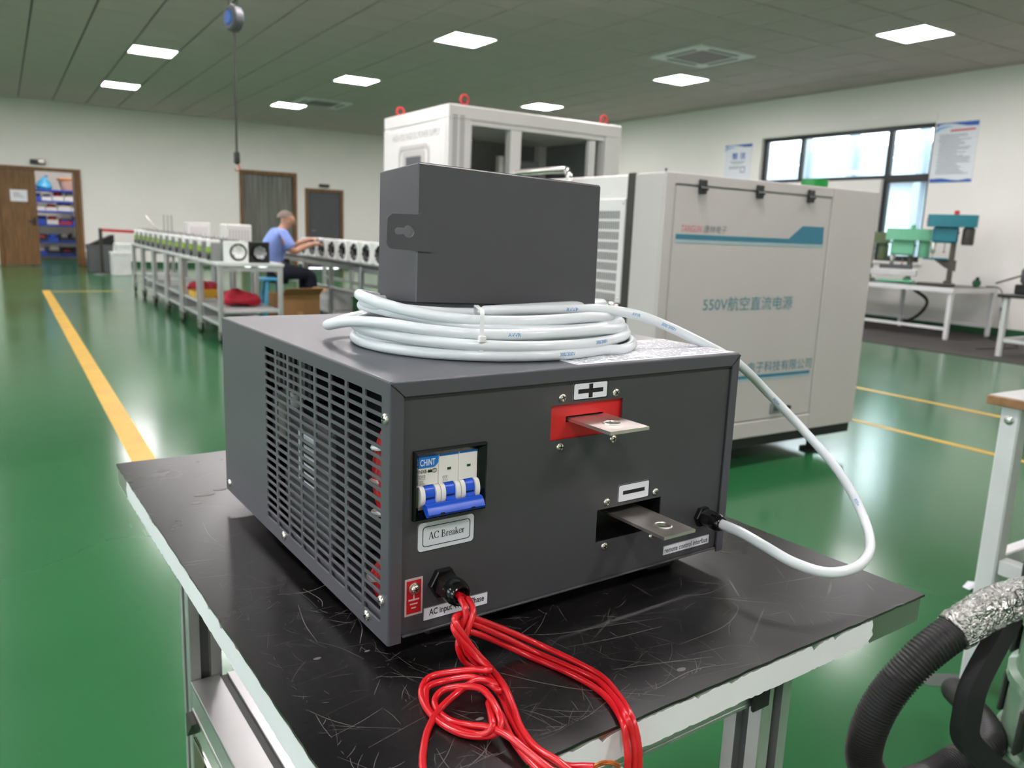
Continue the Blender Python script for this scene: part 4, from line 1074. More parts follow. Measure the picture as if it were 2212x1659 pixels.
# blue printing along the cable
def on_cable(k, body, w, h, side):
    p = path[k]; t_ = (path[min(k + 3, len(path) - 1)] - path[k - 3]).normalized()
    n = Vector(side); n = (n - t_ * n.dot(t_)).normalized(); y = n.cross(t_)
    if y.z < 0: t_, y = -t_, -y
    return p + n * (CR + .00012) - t_ * w / 2 - y * h / 2, t_, y, n
def cable_text(target, body, w, h=.0034):
    k = min(range(4, len(path) - 4), key=lambda i: (path[i] - Vector(target)).length)
    p = path[k]; root_cam = Vector((-.24, -.55, .33)); side = (root_cam - p).normalized()
    v, f, x0, x1, y0, y1 = text_geo(body, .01, 0)
    base = None; mb = MB(); out = []
    L = [0.0]
    for i in range(1, len(path)): L.append(L[-1] + (path[i] - path[i - 1]).length)
    t0 = (path[k + 2] - path[k - 2]).normalized()
    right = Vector((.843, -.54, 0)); sg = 1 if t0.dot(right) >= 0 else -1
    for q in v:
        s = L[k] + sg * ((q[0] - x0) / (x1 - x0) - .5) * w
        i = max(1, min(len(path) - 2, next((j for j in range(1, len(path)) if L[j] > s), len(path) - 2)))
        ff = (s - L[i - 1]) / max(1e-9, L[i] - L[i - 1]); pc = path[i - 1].lerp(path[i], ff); tt = (path[i] - path[i - 1]).normalized() * sg
        n = (side - tt * side.dot(tt)).normalized(); y = n.cross(tt)
        a = ((q[1] - y0) / (y1 - y0) - .5) * h / CR
        out.append(pc + n * (CR + .00015) * math.cos(a) + y * (CR + .00015) * math.sin(a))
    mb.face(out, f); mb.build('cable_print', 'blue_print', wc)
for tg, s, w in (((.245, .09, H + .04), 'RVVP', .014), ((.362, .066, H + .0225), '300/300V', .020), ((.322, .078, H + .035), 'AVVR', .010), ((.535, .046, .145), '0025m', .012), ((.556, -.06, .042), '0025m', .010), ((.24, .042, H + .0146), '300/300V', .020), ((.15, .044, H + .024), 'AVVR', .012), ((.2, .036, H + .005), '300/300V', .018)):
    cable_text(tg, s, w)

# ================================================================== red supply wires
WIRES = {
'g1': [(143, 150, 63), (143, 128, 62), (138.8, 121, 64.1), (138.2, 114, 60.8), (137, 111, 54.3), (134.2, 111, 47.2), (133.1, 112, 36), (139, 114, 23.4), (152, 112, 8), (150, 90.1, 6), (143.2, 63.1, 5), (135.9, 42.2, 4), (129.9, 16.4, 4), (131.7, -5.2, 3), (139.3, -18.3, 3), (146.1, -27.8, 6), (149.7, -33.7, 8)],
'g2': [(146, 150, 61), (147, 128, 60), (144.5, 119, 63.5), (144.3, 112, 59.1), (141.6, 108, 53.7), (136.7, 106, 45.7), (133.7, 106, 34.7), (139.7, 106, 21.9), (147.1, 97.3, 12), (141.4, 72, 14), (137, 76, 17), (131, 84, 15), (116.9, 85.9, 9), (97.2, 79.4, 5), (79.9, 65.5, 3), (66.5, 47.7, 3), (58.6, 34.5, 3), (51.2, 17.8, 3), (44, 4, 3.5)],
'l1': [(212.8, -14, -45.7), (213.1, -13, -23.4), (213, -9, -6.9), (214.7, .7, 4), (225.1, 24.2, 3), (232, 52.7, 3), (226.7, 81.7, 4), (213, 113.2, 8), (182.2, 122, 26.3), (157.4, 120, 41.7), (139.2, 117, 53.1), (128.8, 112, 56), (125.9, 107, 53.5), (130.9, 103, 43.5), (141.1, 101, 27.9), (151.3, 93, 14), (146.3, 67.2, 14), (140.4, 46.7, 10), (132.8, 26.2, 8), (128.8, 2.9, 8), (132.8, -17.6, 8), (136, -36.8, 5)],
'l2': [(209.1, -12, -45.4), (209.3, -12, -22.6), (209.3, -8, -6.1), (207.2, -2.1, 7), (217.4, 20.1, 5), (225.2, 50.5, 3), (218.4, 78.7, 3), (207, 111.4, 4), (178, 120, 22.6), (154, 119, 38.6), (138.7, 116, 47.2), (127.1, 111, 50.6), (124.9, 106, 47.4), (131.4, 102, 36.8), (140, 99, 25.5), (145.5, 88, 20), (142, 84, 20.5), (136.8, 94.9, 17), (124.7, 109.6, 11), (110.9, 118, 7), (100.6, 112.6, 4), (93.1, 97.3, 3), (90.3, 73.9, 3), (95.3, 52.9, 3), (104.3, 39.5, 4), (114.4, 31.2, 7), (119.5, 32.5, 12), (122, 40, 17), (124.5, 53, 19), (126, 69, 18), (122, 86, 12), (111.2, 96.8, 7), (101.5, 93.9, 4), (96.5, 81.4, 3), (98.6, 64.9, 3), (106.6, 52.4, 4), (112.8, 39.2, 8), (117.1, 21, 11), (120.5, 2.3, 9), (124, -17.7, 7), (128.9, -36, 4)],
'l3': [(202.4, -12, -42.7), (202.2, -12, -19.9), (203, -8, -7.6), (204.9, -1.5, 3), (214.7, 23.2, 3), (216.8, 46.3, 3), (211.4, 74.7, 3), (200.2, 108.8, 3), (180, 122, 14), (152.9, 117, 32.5), (141.4, 117, 38.1), (135.4, 116, 34.9), (133.5, 114, 26.3), (141, 116, 12), (150.6, 108, 4), (146.5, 80.2, 8), (140.5, 66, 13), (137, 78, 15), (132, 93, 13), (120, 105, 8), (105.3, 110, 5), (98, 102, 3), (91, 85, 3), (93, 64.7, 3), (101, 48, 3), (108, 36, 6), (113, 33.4, 12), (120, 46, 13), (128, 60, 11), (130, 48, 7), (124, 26.9, 5), (120, 5.7, 5), (120, -14.3, 4), (121, -33.7, 3)]}
rw_ = thing('wire_bundle', 'loops of bare-ended red wires hanging from the front gland onto the scratched cart top', 'wires', (TX, TY, TZ), TR)
for k, v in WIRES.items():
    P = spline([(a / 1000, b / 1000, c / 1000) for a, b, c in v], 7)
    o = MB().tube(P, .00262, 12).build('wire', 'red_wire', rw_, ang=80)
    if k == 'g1':
        e = MB(); q = random.Random(1)
        for s in range(7):
            a = s * .9; off = Vector((.0009 * math.cos(a), .0004 * math.sin(a), .0009 * math.sin(a)))
            e.tube(spline([Vector((.1497, -.0337, .008)) + off, Vector((.1541, -.0359, .0105)) + off * 1.2, Vector((.160, -.0384, .0102)) + off * (1 + .3 * q.random()), Vector((.1665, -.0392, .0055)) + off * 1.5], 5), .00055, 6)
        e.build('copper_end', 'copper', o)

# ================================================================== big white cabinet with the 550V lettering
cb = thing('equipment_cabinet', 'big off-white machine cabinet marked 550V with teal stripes behind the power supply', 'cabinet', (2.367, 2.563, 0))
CW, CD, Z0, Z1_ = 1.485, 1.5, .155, 1.376
MB().box(0, CW, .012, .2, Z0, Z1_, .006).build('front_body', 'cab_grey', cb)
MB().box(.03, CW, .245, CD, Z0, Z1_, .006).build('rear_body', 'cab_white', cb)
MB().box(-.004, .03, .195, .245, Z0, Z1_ + .003, .004).build('corner_strap', 'dark_steel', cb)
fr = [(0, .055, Z0, Z1_), (1.112, CW, Z0, Z1_), (.055, 1.112, Z1_ - .046, Z1_), (.055, 1.112, Z0, .235)]
ff = MB()
for a, b, c, d_ in fr: ff.box(a, b, 0, .014, c, d_, .003)
ff.build('face_frame', 'cab_grey', cb)
dr = MB().box(.061, 1.106, .003, .012, .241, Z1_ - .052, .003).build('door', 'cab_grey', cb)
MB().box(.055, 1.112, .0085, .0125, .235, Z1_ - .046).build('door_gap', 'cab_inner', cb)
for x in (.21, .573, .933): MB().box(x - .022, x + .022, -.014, .002, 1.296, 1.356, .004).cyl((x - .022, -.012, 1.318), (x + .022, -.012, 1.318), .008).build('hinge', 'frame_dark', cb)
yk = .0022
def pr_(nm, poly, m, yy=yk): MB().prism(poly, (0, yy, 0), X1, Z1, .0006).build(nm, m, dr)
pr_('teal_stripe', [(.079, 1.100), (1.070, 1.100), (1.066, 1.184), (.906, 1.184), (.812, 1.121), (.079, 1.121)], 'teal_print')
pr_('pale_stripe', [(.079, 1.085), (1.071, 1.085), (1.071, 1.096), (.079, 1.096)], 'teal_pale')
text('brand_lettering', 'TANGLIN', 'text_red', dr, (.109, yk, 1.131), X1, Z1, .124, .03, shear=.2, bold=.004)
text('brand_lettering', '唐林电子', 'text_dark', dr, (.243, yk, 1.129), X1, Z1, .145, .036, shear=.12)
text('title_lettering', '550V航空直流电源', 'text_teal', dr, (.278, yk, .782), X1, Z1, .61, .066, bold=.002)
text('company_lettering', '唐林电子科技有限公司', 'text_teal', dr, (.485, yk, .478), X1, Z1, .6, .055, bold=.004)
pr_('teal_stripe', [(.42, .452), (1.095 - .02, .452), (1.075, .468), (.42, .468)], 'teal_print'); pr_('pale_stripe', [(.42, .44), (1.075, .44), (1.075, .448), (.42, .448)], 'teal_pale')
MB().box(.80, .878, -.006, .003, .262, .318, .003).build('lock_plate', 'cab_inner', dr); MB().box(.816, .862, -.009, -.005, .276, .304, .002).build('lock_flap', 'cab_dark', dr)
MB().cyl((.935, .003, .287), (.935, -.012, .287), .011).build('knob', 'dark_steel', dr)
MB().box(.0, CW, .02, CD - .02, .1, Z0 + .001, .003).build('base_frame', 'black_matte', cb)
for x, y in ((1.28, .1), (.12, .1), (1.28, 1.35), (.12, 1.35)): MB().lathe([(.055, 0), (.055, .012), (.022, .02), (.022, .1)], (x, y, 0), (0, 0, 1), 18).build('levelling_foot', 'black_matte', cb)
# louvred panel in the side
gp = MB().box(.019, .03, .275, 1.1, .36, 1.27, .003).build('louvre_panel', 'cab_white', cb)
zz = 1.215; rows = 0
while zz > .4:
    s = MB()
    for k in range(52): y = .312 + k * .0145; s.box(.0178, .0195, y, y + .0075, zz - .036, zz)
    s.build('louvre_row', 'cab_dark', gp); zz -= .047
for z in (1.25, .82, .38): MB().lathe([(.007, 0), (.006, .003), (0, .004)], (.019, .289, z), (-1, 0, 0), 10).build('panel_screw', 'chrome', gp)
MB().tube(spline([(.03, .262, .78), (-.03, .30, .79), (-.06, .40, .795), (-.06, .9, .795), (-.03, 1.0, .79), (.03, 1.05, .785)], 6), .019, 12).build('side_rail', 'chrome', cb)
MB().tube(spline([(-.02, .66, 1.29), (-.02, .66, 1.36), (-.02, .68, 1.398), (-.02, .73, 1.412), (-.02, 1.1, 1.412), (-.02, 1.15, 1.398), (-.02, 1.17, 1.36), (-.02, 1.17, 1.29)], 6), .017, 12).build('push_handle', 'chrome', cb)
for y in (.66, 1.17): MB().cyl((-.02, y, 1.3), (.03, y, 1.3), .014).build('handle_bracket', 'chrome', cb)
MB().lathe([(.009, 0), (.009, .005), (.004, .006), (.004, .014), (.006, .015), (.006, .018)], (.05, .06, Z1_), (0, 0, 1), 10).build('top_bolt', 'dark_steel', cb)
gt = thing('tape_roll', 'green roll of tape lying on the cabinet marked 550V', 'tape', (2.367 + 1.16, 2.72, Z1_))
MB().lathe([(.038, 0), (.066, 0), (.066, .048), (.038, .048), (.038, 0)], (0, 0, 0), (0, 0, 1), 28, caps=False).build('tape', 'green_tape', gt)
MB().lathe([(.033, .001), (.038, .001), (.038, .047), (.033, .047), (.033, .001)], (0, 0, 0), (0, 0, 1), 24, caps=False).build('core', 'cardboard', gt)

# ================================================================== tall white cabinet with open window frames
tc = thing('tall_cabinet', 'tall white unfinished cabinet with open fronts and red lifting eyes behind the small box', 'cabinet', (2.788, 5.35, 0))
TW, TD, TH = 1.62, 1.17, 2.0
def tb(nm, m, *a): return MB().box(*a).build(nm, m, tc)
tb('top_panel', 'cab_white', 0, TW, 0, TD, 1.9, TH, .008)
tb('corner_post', 'cab_white', 0, .19, 0, .19, .1, 1.9, .006); tb('corner_post', 'cab_white', 1.46, TW, 0, .12, .1, 1.9, .006); tb('corner_post', 'cab_white', 0, .08, TD - .1, TD, .1, 1.9, .006); tb('corner_post', 'cab_white', TW - .1, TW, TD - .1, TD, .1, 1.9, .006)
tb('bottom_panel', 'cab_white', 0, TW, 0, TD, .1, .2, .006); tb('plinth', 'black_matte', .03, TW - .03, .03, TD - .03, 0, .1, .004)
tb('rail', 'cab_white', .19, 1.46, .02, .07, 1.868, 1.9, .003)
tb('mullion', 'cab_white', .555, .655, .03, .11, .2, 1.868, .004); tb('mullion', 'cab_white', 1.33, 1.395, .05, .1, .2, 1.868, .004)
tb('stile', 'alu', .19, .215, .03, .06, .2, 1.868, .003)
tb('back_panel', 'cab_inner', .08, TW - .1, TD - .02, TD - .005, .2, 1.9)
tb('right_panel', 'cab_inner', TW - .02, TW - .004, .12, TD - .1, .2, 1.9)
lp_ = MB().box(.006, .02, .19, TD - .1, .2, 1.9).build('side_door', 'cab_white', tc)
MB().box(-.006, .008, .03, TD - .1, .25, 1.875, .004).build('door_skin', 'cab_white', lp_)
text('lettering', 'HIGH VOLTAGE DC POWER SUPPLY', 'grey_print', lp_, (-.0068, TD - .2, 1.79), (0, -1, 0), (0, 0, 1), .85, .05)
o = MB().ring(rrect(-.28, .28, 1.2, 1.745, .06), rrect(-.25, .25, 1.23, 1.715, .05), (-.006, .565, 0), (0, -1, 0), (0, 0, 1), .006).build('display_bezel', 'cab_grey', lp_)
MB().ring(rrect(-.2, .2, 1.35, 1.7, .02), rrect(-.14, .14, 1.42, 1.66, .015), (-.006, .565, 0), (0, -1, 0), (0, 0, 1), .005).build('screen_frame', 'cab_grey', lp_)
MB().box(-.008, -.006, .565 - .14, .565 + .14, 1.42, 1.655).build('screen', 'door_grey', lp_)
lv = MB()
for c in (.055, .115):
    for k in range(40): lv.box(c - .02, c + .02, -.0012, .001, 1.925 - k * .018 - .008, 1.925 - k * .018)
lv.build('vent_slots', 'cab_inner', tc)
for x, y in ((.16, .06), (.08, TD - .15), (TW - .12, .1), (TW - .15, TD - .15)):
    e = MB().lathe([(.024, 0), (.024, .008), (.012, .012), (.012, .022)], (x, y, TH), (0, 0, 1), 14)
    e.tube([(x + .032 * math.cos(k * .3927), y, TH + .048 + .032 * math.sin(k * .3927)) for k in range(16)], .0095, 8, closed=True).build('lifting_eye', 'red_paint', tc)
for x, z in ((.74, 1.5), (.9, 1.42)):
    o = MB().box(x, x + .05, .5, .56, z, z + .22, .006).build('inner_latch', 'cab_white', tc); MB().cyl((x + .025, .53, z - .25), (x + .025, .53, z), .008).build('latch_rod', 'chrome', o)
MB().box(1.0, 1.3, .72, .8, .9, 1.72, .01).build('inner_box', 'cab_inner', tc)

# ================================================================== row of assembly carts on the far side
def assembly_cart(label, y):
    t = thing('assembly_cart', label, 'cart', (1.60, y, 0), 0, 'grey assembly carts in a row')
    CWx, CLy, zt = .60, .92, .73
    MB().box(0, CWx, 0, CLy, zt - .03, zt, .004).build('tabletop', 'cart_top', t)
    for u, v in ((.03, .04), (CWx - .03, .04), (.03, CLy - .04), (CWx - .03, CLy - .04)):
        MB().box(u - .022, u + .022, v - .022, v + .022, .11, zt - .03, .004).build('leg', 'alu', t); caster(t, u, v)
    for z in (.3, .17): MB().box(.03, CWx - .03, .03, CLy - .03, z - .025, z, .003).build('shelf', 'cart_grey', t)
    for v in (.04, CLy - .04): MB().box(.05, CWx - .05, v - .018, v + .018, zt - .075, zt - .035, .003).build('crossbar', 'alu', t)
    return t
cl = ['grey wheeled assembly cart nearest the camera in the row, carrying the white fan unit', 'second wheeled assembly cart in the row, just behind the one with the white fan', 'third wheeled assembly cart in the row beside the seated worker', 'fourth wheeled assembly cart in the row from the white fan', 'fifth wheeled assembly cart in the row from the white fan', 'farthest wheeled assembly cart of the row, by the red barrier belt']
for k in range(6): assembly_cart(cl[k], 7.45 + .95 * k)
def rectifier(y, label):
    t = thing('rectifier_module', label, 'module', (1.63, y, .73), 0, 'open rectifier modules along the carts')
    MB().box(.0, .30, 0, .02, 0, .17, .003).box(.0, .30, .2, .22, 0, .17, .003).box(0, .3, .02, .2, 0, .02).build('chassis', 'module_grey', t)
    for k in range(5): MB().box(.01, .28, .035 + k * .034, .049 + k * .034, .02, .13).build('heat_fin', 'alu', t)
    for k in range(3): MB().box(-.012, .0, .024 + k * .066, .056 + k * .066, .07, .12, .004).build('circuit_strip', 'fin_green', t)
    MB().box(-.01, .1, .07, .16, .125, .195, .006).build('white_block', 'module_white', t); MB().box(.12, .26, .03, .19, .135, .2, .008).build('transformer', 'grey_box', t)
    MB().lathe([(.032, 0), (.034, .006), (.024, .016), (.012, .016)], (-.001, .11, .036), (-1, 0, 0), 16).build('coil', 'fan_black', t)
    for k in range(4): MB().cyl((.05 + .04 * k, .1, .19), (.05 + .04 * k, .1, .225), .006, n=8).build('terminal', 'chrome', t)
ordn = ['first', 'second', 'third', 'fourth', 'fifth', 'sixth', 'seventh', 'eighth', 'ninth', 'tenth', 'eleventh', 'twelfth', 'thirteenth']
for k in range(13):
    rectifier(7.82 + .41 * k, f'open rectifier module with green strips, {ordn[k]} along the carts from the white fan')
def fan_unit(name, label, loc, rz, body, ring, group=None, s=1.):
    t = thing(name, label, 'fan', loc, rz, group)
    w, d, h = .18 * s, .20 * s, .19 * s
    N = 24; cx, cz = w / 2, h / 2; rr = .078 * s
    sq = []
    for k in range(N):
        a = 2 * math.pi * k / N; c, q = math.cos(a), math.sin(a); m = max(abs(c), abs(q)); sq.append((cx + w / 2 * c / m, cz + h / 2 * q / m))
    MB().ring(sq, [(cx + rr * math.cos(2 * math.pi * k / N), cz + rr * math.sin(2 * math.pi * k / N)) for k in range(N)], (0, 0, 0), X1, Z1, -.03).build('faceplate', body, t)
    MB().box(0, w, .03, d, 0, h, .004).build('housing', body, t)
    MB().lathe([(rr, 0), (rr, .012), (rr * .86, .014), (rr * .86, .0)], (cx, -.004, cz), (0, 1, 0), 24, caps=False).build('fan_ring', 'fan_black', t)
    MB().lathe([(rr * .42, 0), (rr * .42, .012)], (cx, .004, cz), (0, 1, 0), 18).build('hub', ring, t)
    for k in range(7):
        T = Matrix.Translation((cx, .012, cz)) @ Matrix.Rotation(k * 2 * math.pi / 7, 4, 'Y') @ Matrix.Rotation(R(28), 4, 'X')
        MB().box(-.018 * s, .018 * s, -.002, .002, rr * .38, rr * .84, 0, T).build('blade', ring, t)
fan_unit('fan_unit', 'white square fan unit with a black ring at the near end of the cart row', (1.72, 7.55, .73), 0, 'module_white', 'module_white')
fan_unit('fan_unit', 'black square fan unit standing next to the white one on the near cart', (1.915, 7.56, .73), 0, 'fan_black', 'module_grey')
bl = ['nearest the tall white cabinet', 'second from the tall white cabinet', 'third from the tall white cabinet', 'fourth from the tall white cabinet', 'fifth from the tall white cabinet', 'sixth from the tall white cabinet', 'seventh from the tall white cabinet', 'farthest, beside the worker hands']
for k in range(8):
    fan_unit('fan_unit', f'white fan unit on the long dark bench, {bl[k]}', (3.09, 7.42 + .335 * k, .73), R(-90), 'module_white', 'fan_black', 'fan units along the long bench', 1.12)
def cover(x0, x1, y, z1, label):
    t = thing('perforated_cover', label, 'cover', (x0, y, .73), 0)
    MB().box(0, x1 - x0, 0, .3, 0, z1 - .73, .008).build('shell', 'cab_white', t)
    for k in range(int((x1 - x0) / .03) - 1): MB().box(.025 + k * .03, .037 + k * .03, -.002, .001, .06, z1 - .78).build('vent_slot', 'cab_grey', t)
cover(1.94, 2.19, 8.55, 1.07, 'white perforated equipment cover standing on the second cart')
cover(1.93, 2.19, 10.5, 1.07, 'white perforated equipment cover standing farther back on the fourth cart')
tl = thing('tool_jig', 'small jig with upright rods on the far carts', 'tool', (1.98, 12.2, .73))
MB().box(-.1, .1, -.1, .1, 0, .18, .01).build('block', 'module_grey', tl)
for k in range(3): MB().cyl((-.06 + .05 * k, 0, .18), (-.06 + .05 * k, 0, .42), .008, n=8).build('rod', 'chrome', tl)
MB().cyl((-.1, -.05, .15), (-.3, -.05, .4), .008, n=8).build('lever', 'chrome', tl)
def bag(loc, s, label, seed):
    q = random.Random(seed); bm = bmesh.new(); bmesh.ops.create_icosphere(bm, subdivisions=3, radius=1)
    for v in bm.verts:
        n = .8 + .25 * math.sin(v.co.x * 4 + seed) * math.cos(v.co.y * 5) + .08 * q.random()
        v.co = Vector((v.co.x * s[0] * n, v.co.y * s[1] * n, max(-.55, v.co.z) * s[2] * n))
    zmin = min(v.co.z for v in bm.verts)
    for v in bm.verts: v.co.z -= zmin
    me = bpy.data.meshes.new('bag'); bm.to_mesh(me); bm.free(); me.materials.append(MATS['red_bag']); me.shade_smooth()
    o = inst('cloth_bag', me, None, loc); tag(o, label, 'bag')
bag((1.9, 7.98, .301), (.2, .3, .1), 'red cloth heap on the shelf of the near assembly cart', 2)
bag((1.86, 9.4, .301), (.16, .22, .09), 'smaller red cloth heap on the shelf of the third assembly cart', 5)
pk = thing('parts_tray', 'flat yellow tray under the table edge of the second cart', 'tray', (1.66, 8.75, .301)); MB().box(0, .3, 0, .4, 0, .015).box(0, .3, 0, .012, .015, .06).box(0, .3, .388, .4, .015, .06).box(0, .012, .012, .388, .015, .06).box(.288, .3, .012, .388, .015, .06).build('tray', 'line_yellow', pk)

# long dark bench with fan units
b2 = thing('long_bench', 'long grey-legged bench with a dark top behind the worker', 'bench', (3.06, 6.85, 0))
MB().box(0, .7, 0, 3.9, .70, .73, .004).build('tabletop', 'bench_top', b2)
for v in (.06, .98, 1.9, 2.82, 3.84):
    for u in (.05, .65): MB().box(u - .024, u + .024, v - .024, v + .024, 0, .70, .004).build('leg', 'alu', b2)
for u in (.05, .65): MB().box(u - .016, u + .016, .09, 3.81, .38, .42, .003).build('stretcher', 'alu', b2); MB().box(u - .016, u + .016, .09, 3.81, .64, .69, .003).build('apron', 'alu', b2)
MB().box(.07, .63, .05, 3.85, .10, .12, .003).build('shelf', 'cart_grey', b2)
def crate(loc, s, m, label):
    t = thing('crate', label, 'crate', loc); a, b, c = s
    MB().box(0, a, 0, b, 0, .015).box(0, .012, .012, b - .012, .015, c).box(a - .012, a, .012, b - .012, .015, c).box(0, a, 0, .012, .015, c).box(0, a, b - .012, b, .015, c).build('shell', m, t)
    MB().ring(rrect(-.012, a + .012, -.012, b + .012, .01, 2), rrect(.0, a, .0, b, .006, 2), (0, 0, c - .02), X1, (0, 1, 0), .02).build('rim', m, t)
crate((3.2, 7.5, .121), (.34, .3, .2), 'orange', 'orange crate on the lower shelf of the long bench near the tall cabinet')
crate((3.2, 8.0, .121), (.34, .32, .22), 'baseboard', 'green crate on the lower shelf of the long bench')
crate((3.2, 9.0, .121), (.34, .4, .22), 'bin_white', 'white crate on the lower shelf of the long bench')

# cardboard box on the floor
cx = thing('cardboard_box', 'brown cardboard box with raised flaps on the floor in front of the worker', 'box', (2.38, 8.16, 0), R(6))
bw, bd_, bh = .42, .36, .38
MB().box(0, bw, 0, .006, 0, bh).build('side', 'cardboard', cx); MB().box(0, bw, bd_ - .006, bd_, 0, bh).build('side', 'cardboard', cx); MB().box(0, .006, .006, bd_ - .006, 0, bh).build('side', 'cardboard', cx); MB().box(bw - .006, bw, .006, bd_ - .006, 0, bh).build('side', 'cardboard', cx); MB().box(.006, bw - .006, .006, bd_ - .006, 0, .006).build('bottom', 'cardboard', cx)
MB().bar((bw / 2, -.002, bh), (bw / 2, -.1, bh + .07), bw - .01, .005).build('flap', 'cardboard', cx); MB().bar((bw, bd_ / 2, bh), (bw + .1, bd_ / 2, bh + .05), bd_ - .01, .005).build('flap', 'cardboard', cx)
MB().box(.17, .23, -.001, 0, .02, .2).build('tape', 'tape_brown', cx)

# ================================================================== the seated worker
SX, SY = 2.52, 9.0
stl = thing('stool', 'light blue plastic stool under the seated worker', 'stool', (SX, SY, 0))
MB().lathe([(.0, .47), (.14, .47), (.155, .478), (.155, .492), (.14, .5), (.0, .5)], (0, 0, 0), (0, 0, 1), 24, caps=False).build('seat', 'stool_blue', stl)
for a in (45, 135, 225, 315):
    c, s = math.cos(R(a)), math.sin(R(a)); MB().bar((.1 * c, .1 * s, .475), (.17 * c, .17 * s, 0), .04, .028, .006).build('leg', 'stool_blue', stl)
MB().lathe([(.128, .2), (.142, .2), (.142, .225), (.128, .225), (.128, .2)], (0, 0, 0), (0, 0, 1), 20, caps=False).build('ring', 'stool_blue', stl)
pn = thing('person', 'worker in a pale blue shirt and dark trousers sitting bent over the fan bench', 'person', (SX, SY, 0))
def skin(name, verts, edges, rad, mat, parent, root=0, sub=2):
    me = bpy.data.meshes.new(name); me.from_pydata([Vector(v) for v in verts], edges, []); me.materials.append(MATS[mat])
    o = bpy.data.objects.new(name, me); COL.objects.link(o); o.parent = parent
    bpy.context.view_layer.objects.active = o
    md = o.modifiers.new('skin', 'SKIN'); md.use_smooth_shade = True
    lay = me.skin_vertices[0].data if me.skin_vertices else None
    for i, q in enumerate(rad):
        lay[i].radius = q if isinstance(q, tuple) else (q, q)
        lay[i].use_root = (i == root); lay[i].use_loose = False
    sb = o.modifiers.new('sub', 'SUBSURF'); sb.levels = sub; sb.render_levels = sub
    return o
class Sk:
    def __init__(s): s.v = []; s.e = []; s.r = []
    def chain(s, pts, rad, start=None):
        prev = start
        for p, q in zip(pts, rad):
            s.v.append(p); s.r.append(q); i = len(s.v) - 1
            if prev is not None: s.e.append((prev, i))
            prev = i
        return prev
# faces +x, bent forward; body skeleton in metres, stool seat at .5
b = Sk()
pel = b.chain([(-.01, 0, .59)], [.09])
chest = b.chain([(-.01, 0, .72), (.03, 0, .86), (.08, 0, .965)], [.085, .085, .07], pel)
neck = b.chain([(.125, 0, 1.03), (.155, 0, 1.075)], [.055, .054], chest)
hd = b.chain([(.175, 0, 1.12), (.18, 0, 1.165), (.175, 0, 1.20)], [(.082, .072), (.092, .075), (.07, .06)], neck)
b.chain([(.262, 0, 1.105), (.275, 0, 1.09)], [.014, .011], len(b.v) - 3)      # nose
HANDS = []
for s in (1, -1):
    sh = b.chain([(.078, .15 * s, .955)], [.045], chest)
    el = b.chain([(.13, .215 * s, .86), (.17, .235 * s, .79)], [.044, .041], sh)
    if s < 0: el = el
    tgt = (.46, .10 * s, .93) if s > 0 else (.42, .13 * s, .885)
    fa = b.chain([(.30, .18 * s, .85), tgt], [.036, .026], el)
    px = (tgt[0] + .045, tgt[1] - .008 * s, tgt[2] + .002)
    pa = b.chain([px], [(.014, .028)], fa)
    for k, L in enumerate((.062, .074, .07, .055)):
        y = px[1] + (-.024 + .016 * k) * s
        b.chain([(px[0] + .035, y, px[2]), (px[0] + .035 + L * .5, y, px[2] - .008), (px[0] + .035 + L * .85, y, px[2] - .03)], [.0085, .0078, .0065], pa)
    b.chain([(px[0] + .0, px[1] - .036 * s, px[2] - .006), (px[0] + .03, px[1] - .046 * s, px[2] - .018)], [.0095, .008], pa)
    hp = b.chain([(.10, .10 * s, .565)], [.068], pel)
    kn = b.chain([(.26, .13 * s, .56), (.40, .14 * s, .545)], [.062, .052], hp)
    ft = b.chain([(.41, .14 * s, .36), (.36, .14 * s, .10)], [.048, .04], kn)
    b.chain([(.37, .14 * s, .05), (.47, .15 * s, .035), (.53, .15 * s, .03)], [.042, .036, .028], ft)
skin('body', b.v, b.e, b.r, 'skin', pn)
c = Sk()
p0 = c.chain([(-.02, 0, .60)], [.148])
p1 = c.chain([(-.012, 0, .72), (.028, 0, .86), (.078, 0, .968)], [.144, .15, .126], p0)
c.chain([(.112, 0, 1.015)], [.066], p1)
for s in (1, -1): c.chain([(.075, .155 * s, .965), (.128, .213 * s, .862), (.152, .226 * s, .82)], [.084, .074, .07], p1)
skin('shirt', c.v, c.e, c.r, 'shirt', pn)
c = Sk(); p0 = c.chain([(-.015, 0, .585)], [.142])
for s in (1, -1): c.chain([(.10, .10 * s, .568), (.26, .13 * s, .565), (.40, .14 * s, .55), (.41, .14 * s, .36), (.365, .14 * s, .12)], [.095, .084, .072, .066, .06], p0)
skin('trousers', c.v, c.e, c.r, 'trousers', pn)
for s in (1, -1): MB().lathe([(.0, 0), (.03, .002), (.044, .03), (.046, .1), (.04, .22), (.02, .265), (0, .27)], (.32, .145 * s, .035), (1, .06 * s, 0), 14, caps=False).build('shoe', 'black_matte', pn)
hr = MB(); n = 16
prof = [(R(t), .098) for t in (0, 20, 40, 60, 78)]
vs = []; 
for t, q in prof:
    for k in range(n): a = 2 * math.pi * k / n; vs.append((.165 + q * math.sin(t) * math.cos(a) * .98, q * .82 * math.sin(t) * math.sin(a), 1.152 + q * .96 * math.cos(t)))
hr.face(vs, [(i * n + k, i * n + (k + 1) % n, (i + 1) * n + (k + 1) % n, (i + 1) * n + k) for i in range(len(prof) - 1) for k in range(n)])
hr.build('hair', 'hair', pn, rot=(0, R(-6), 0), loc=(.115, 0, -.012))
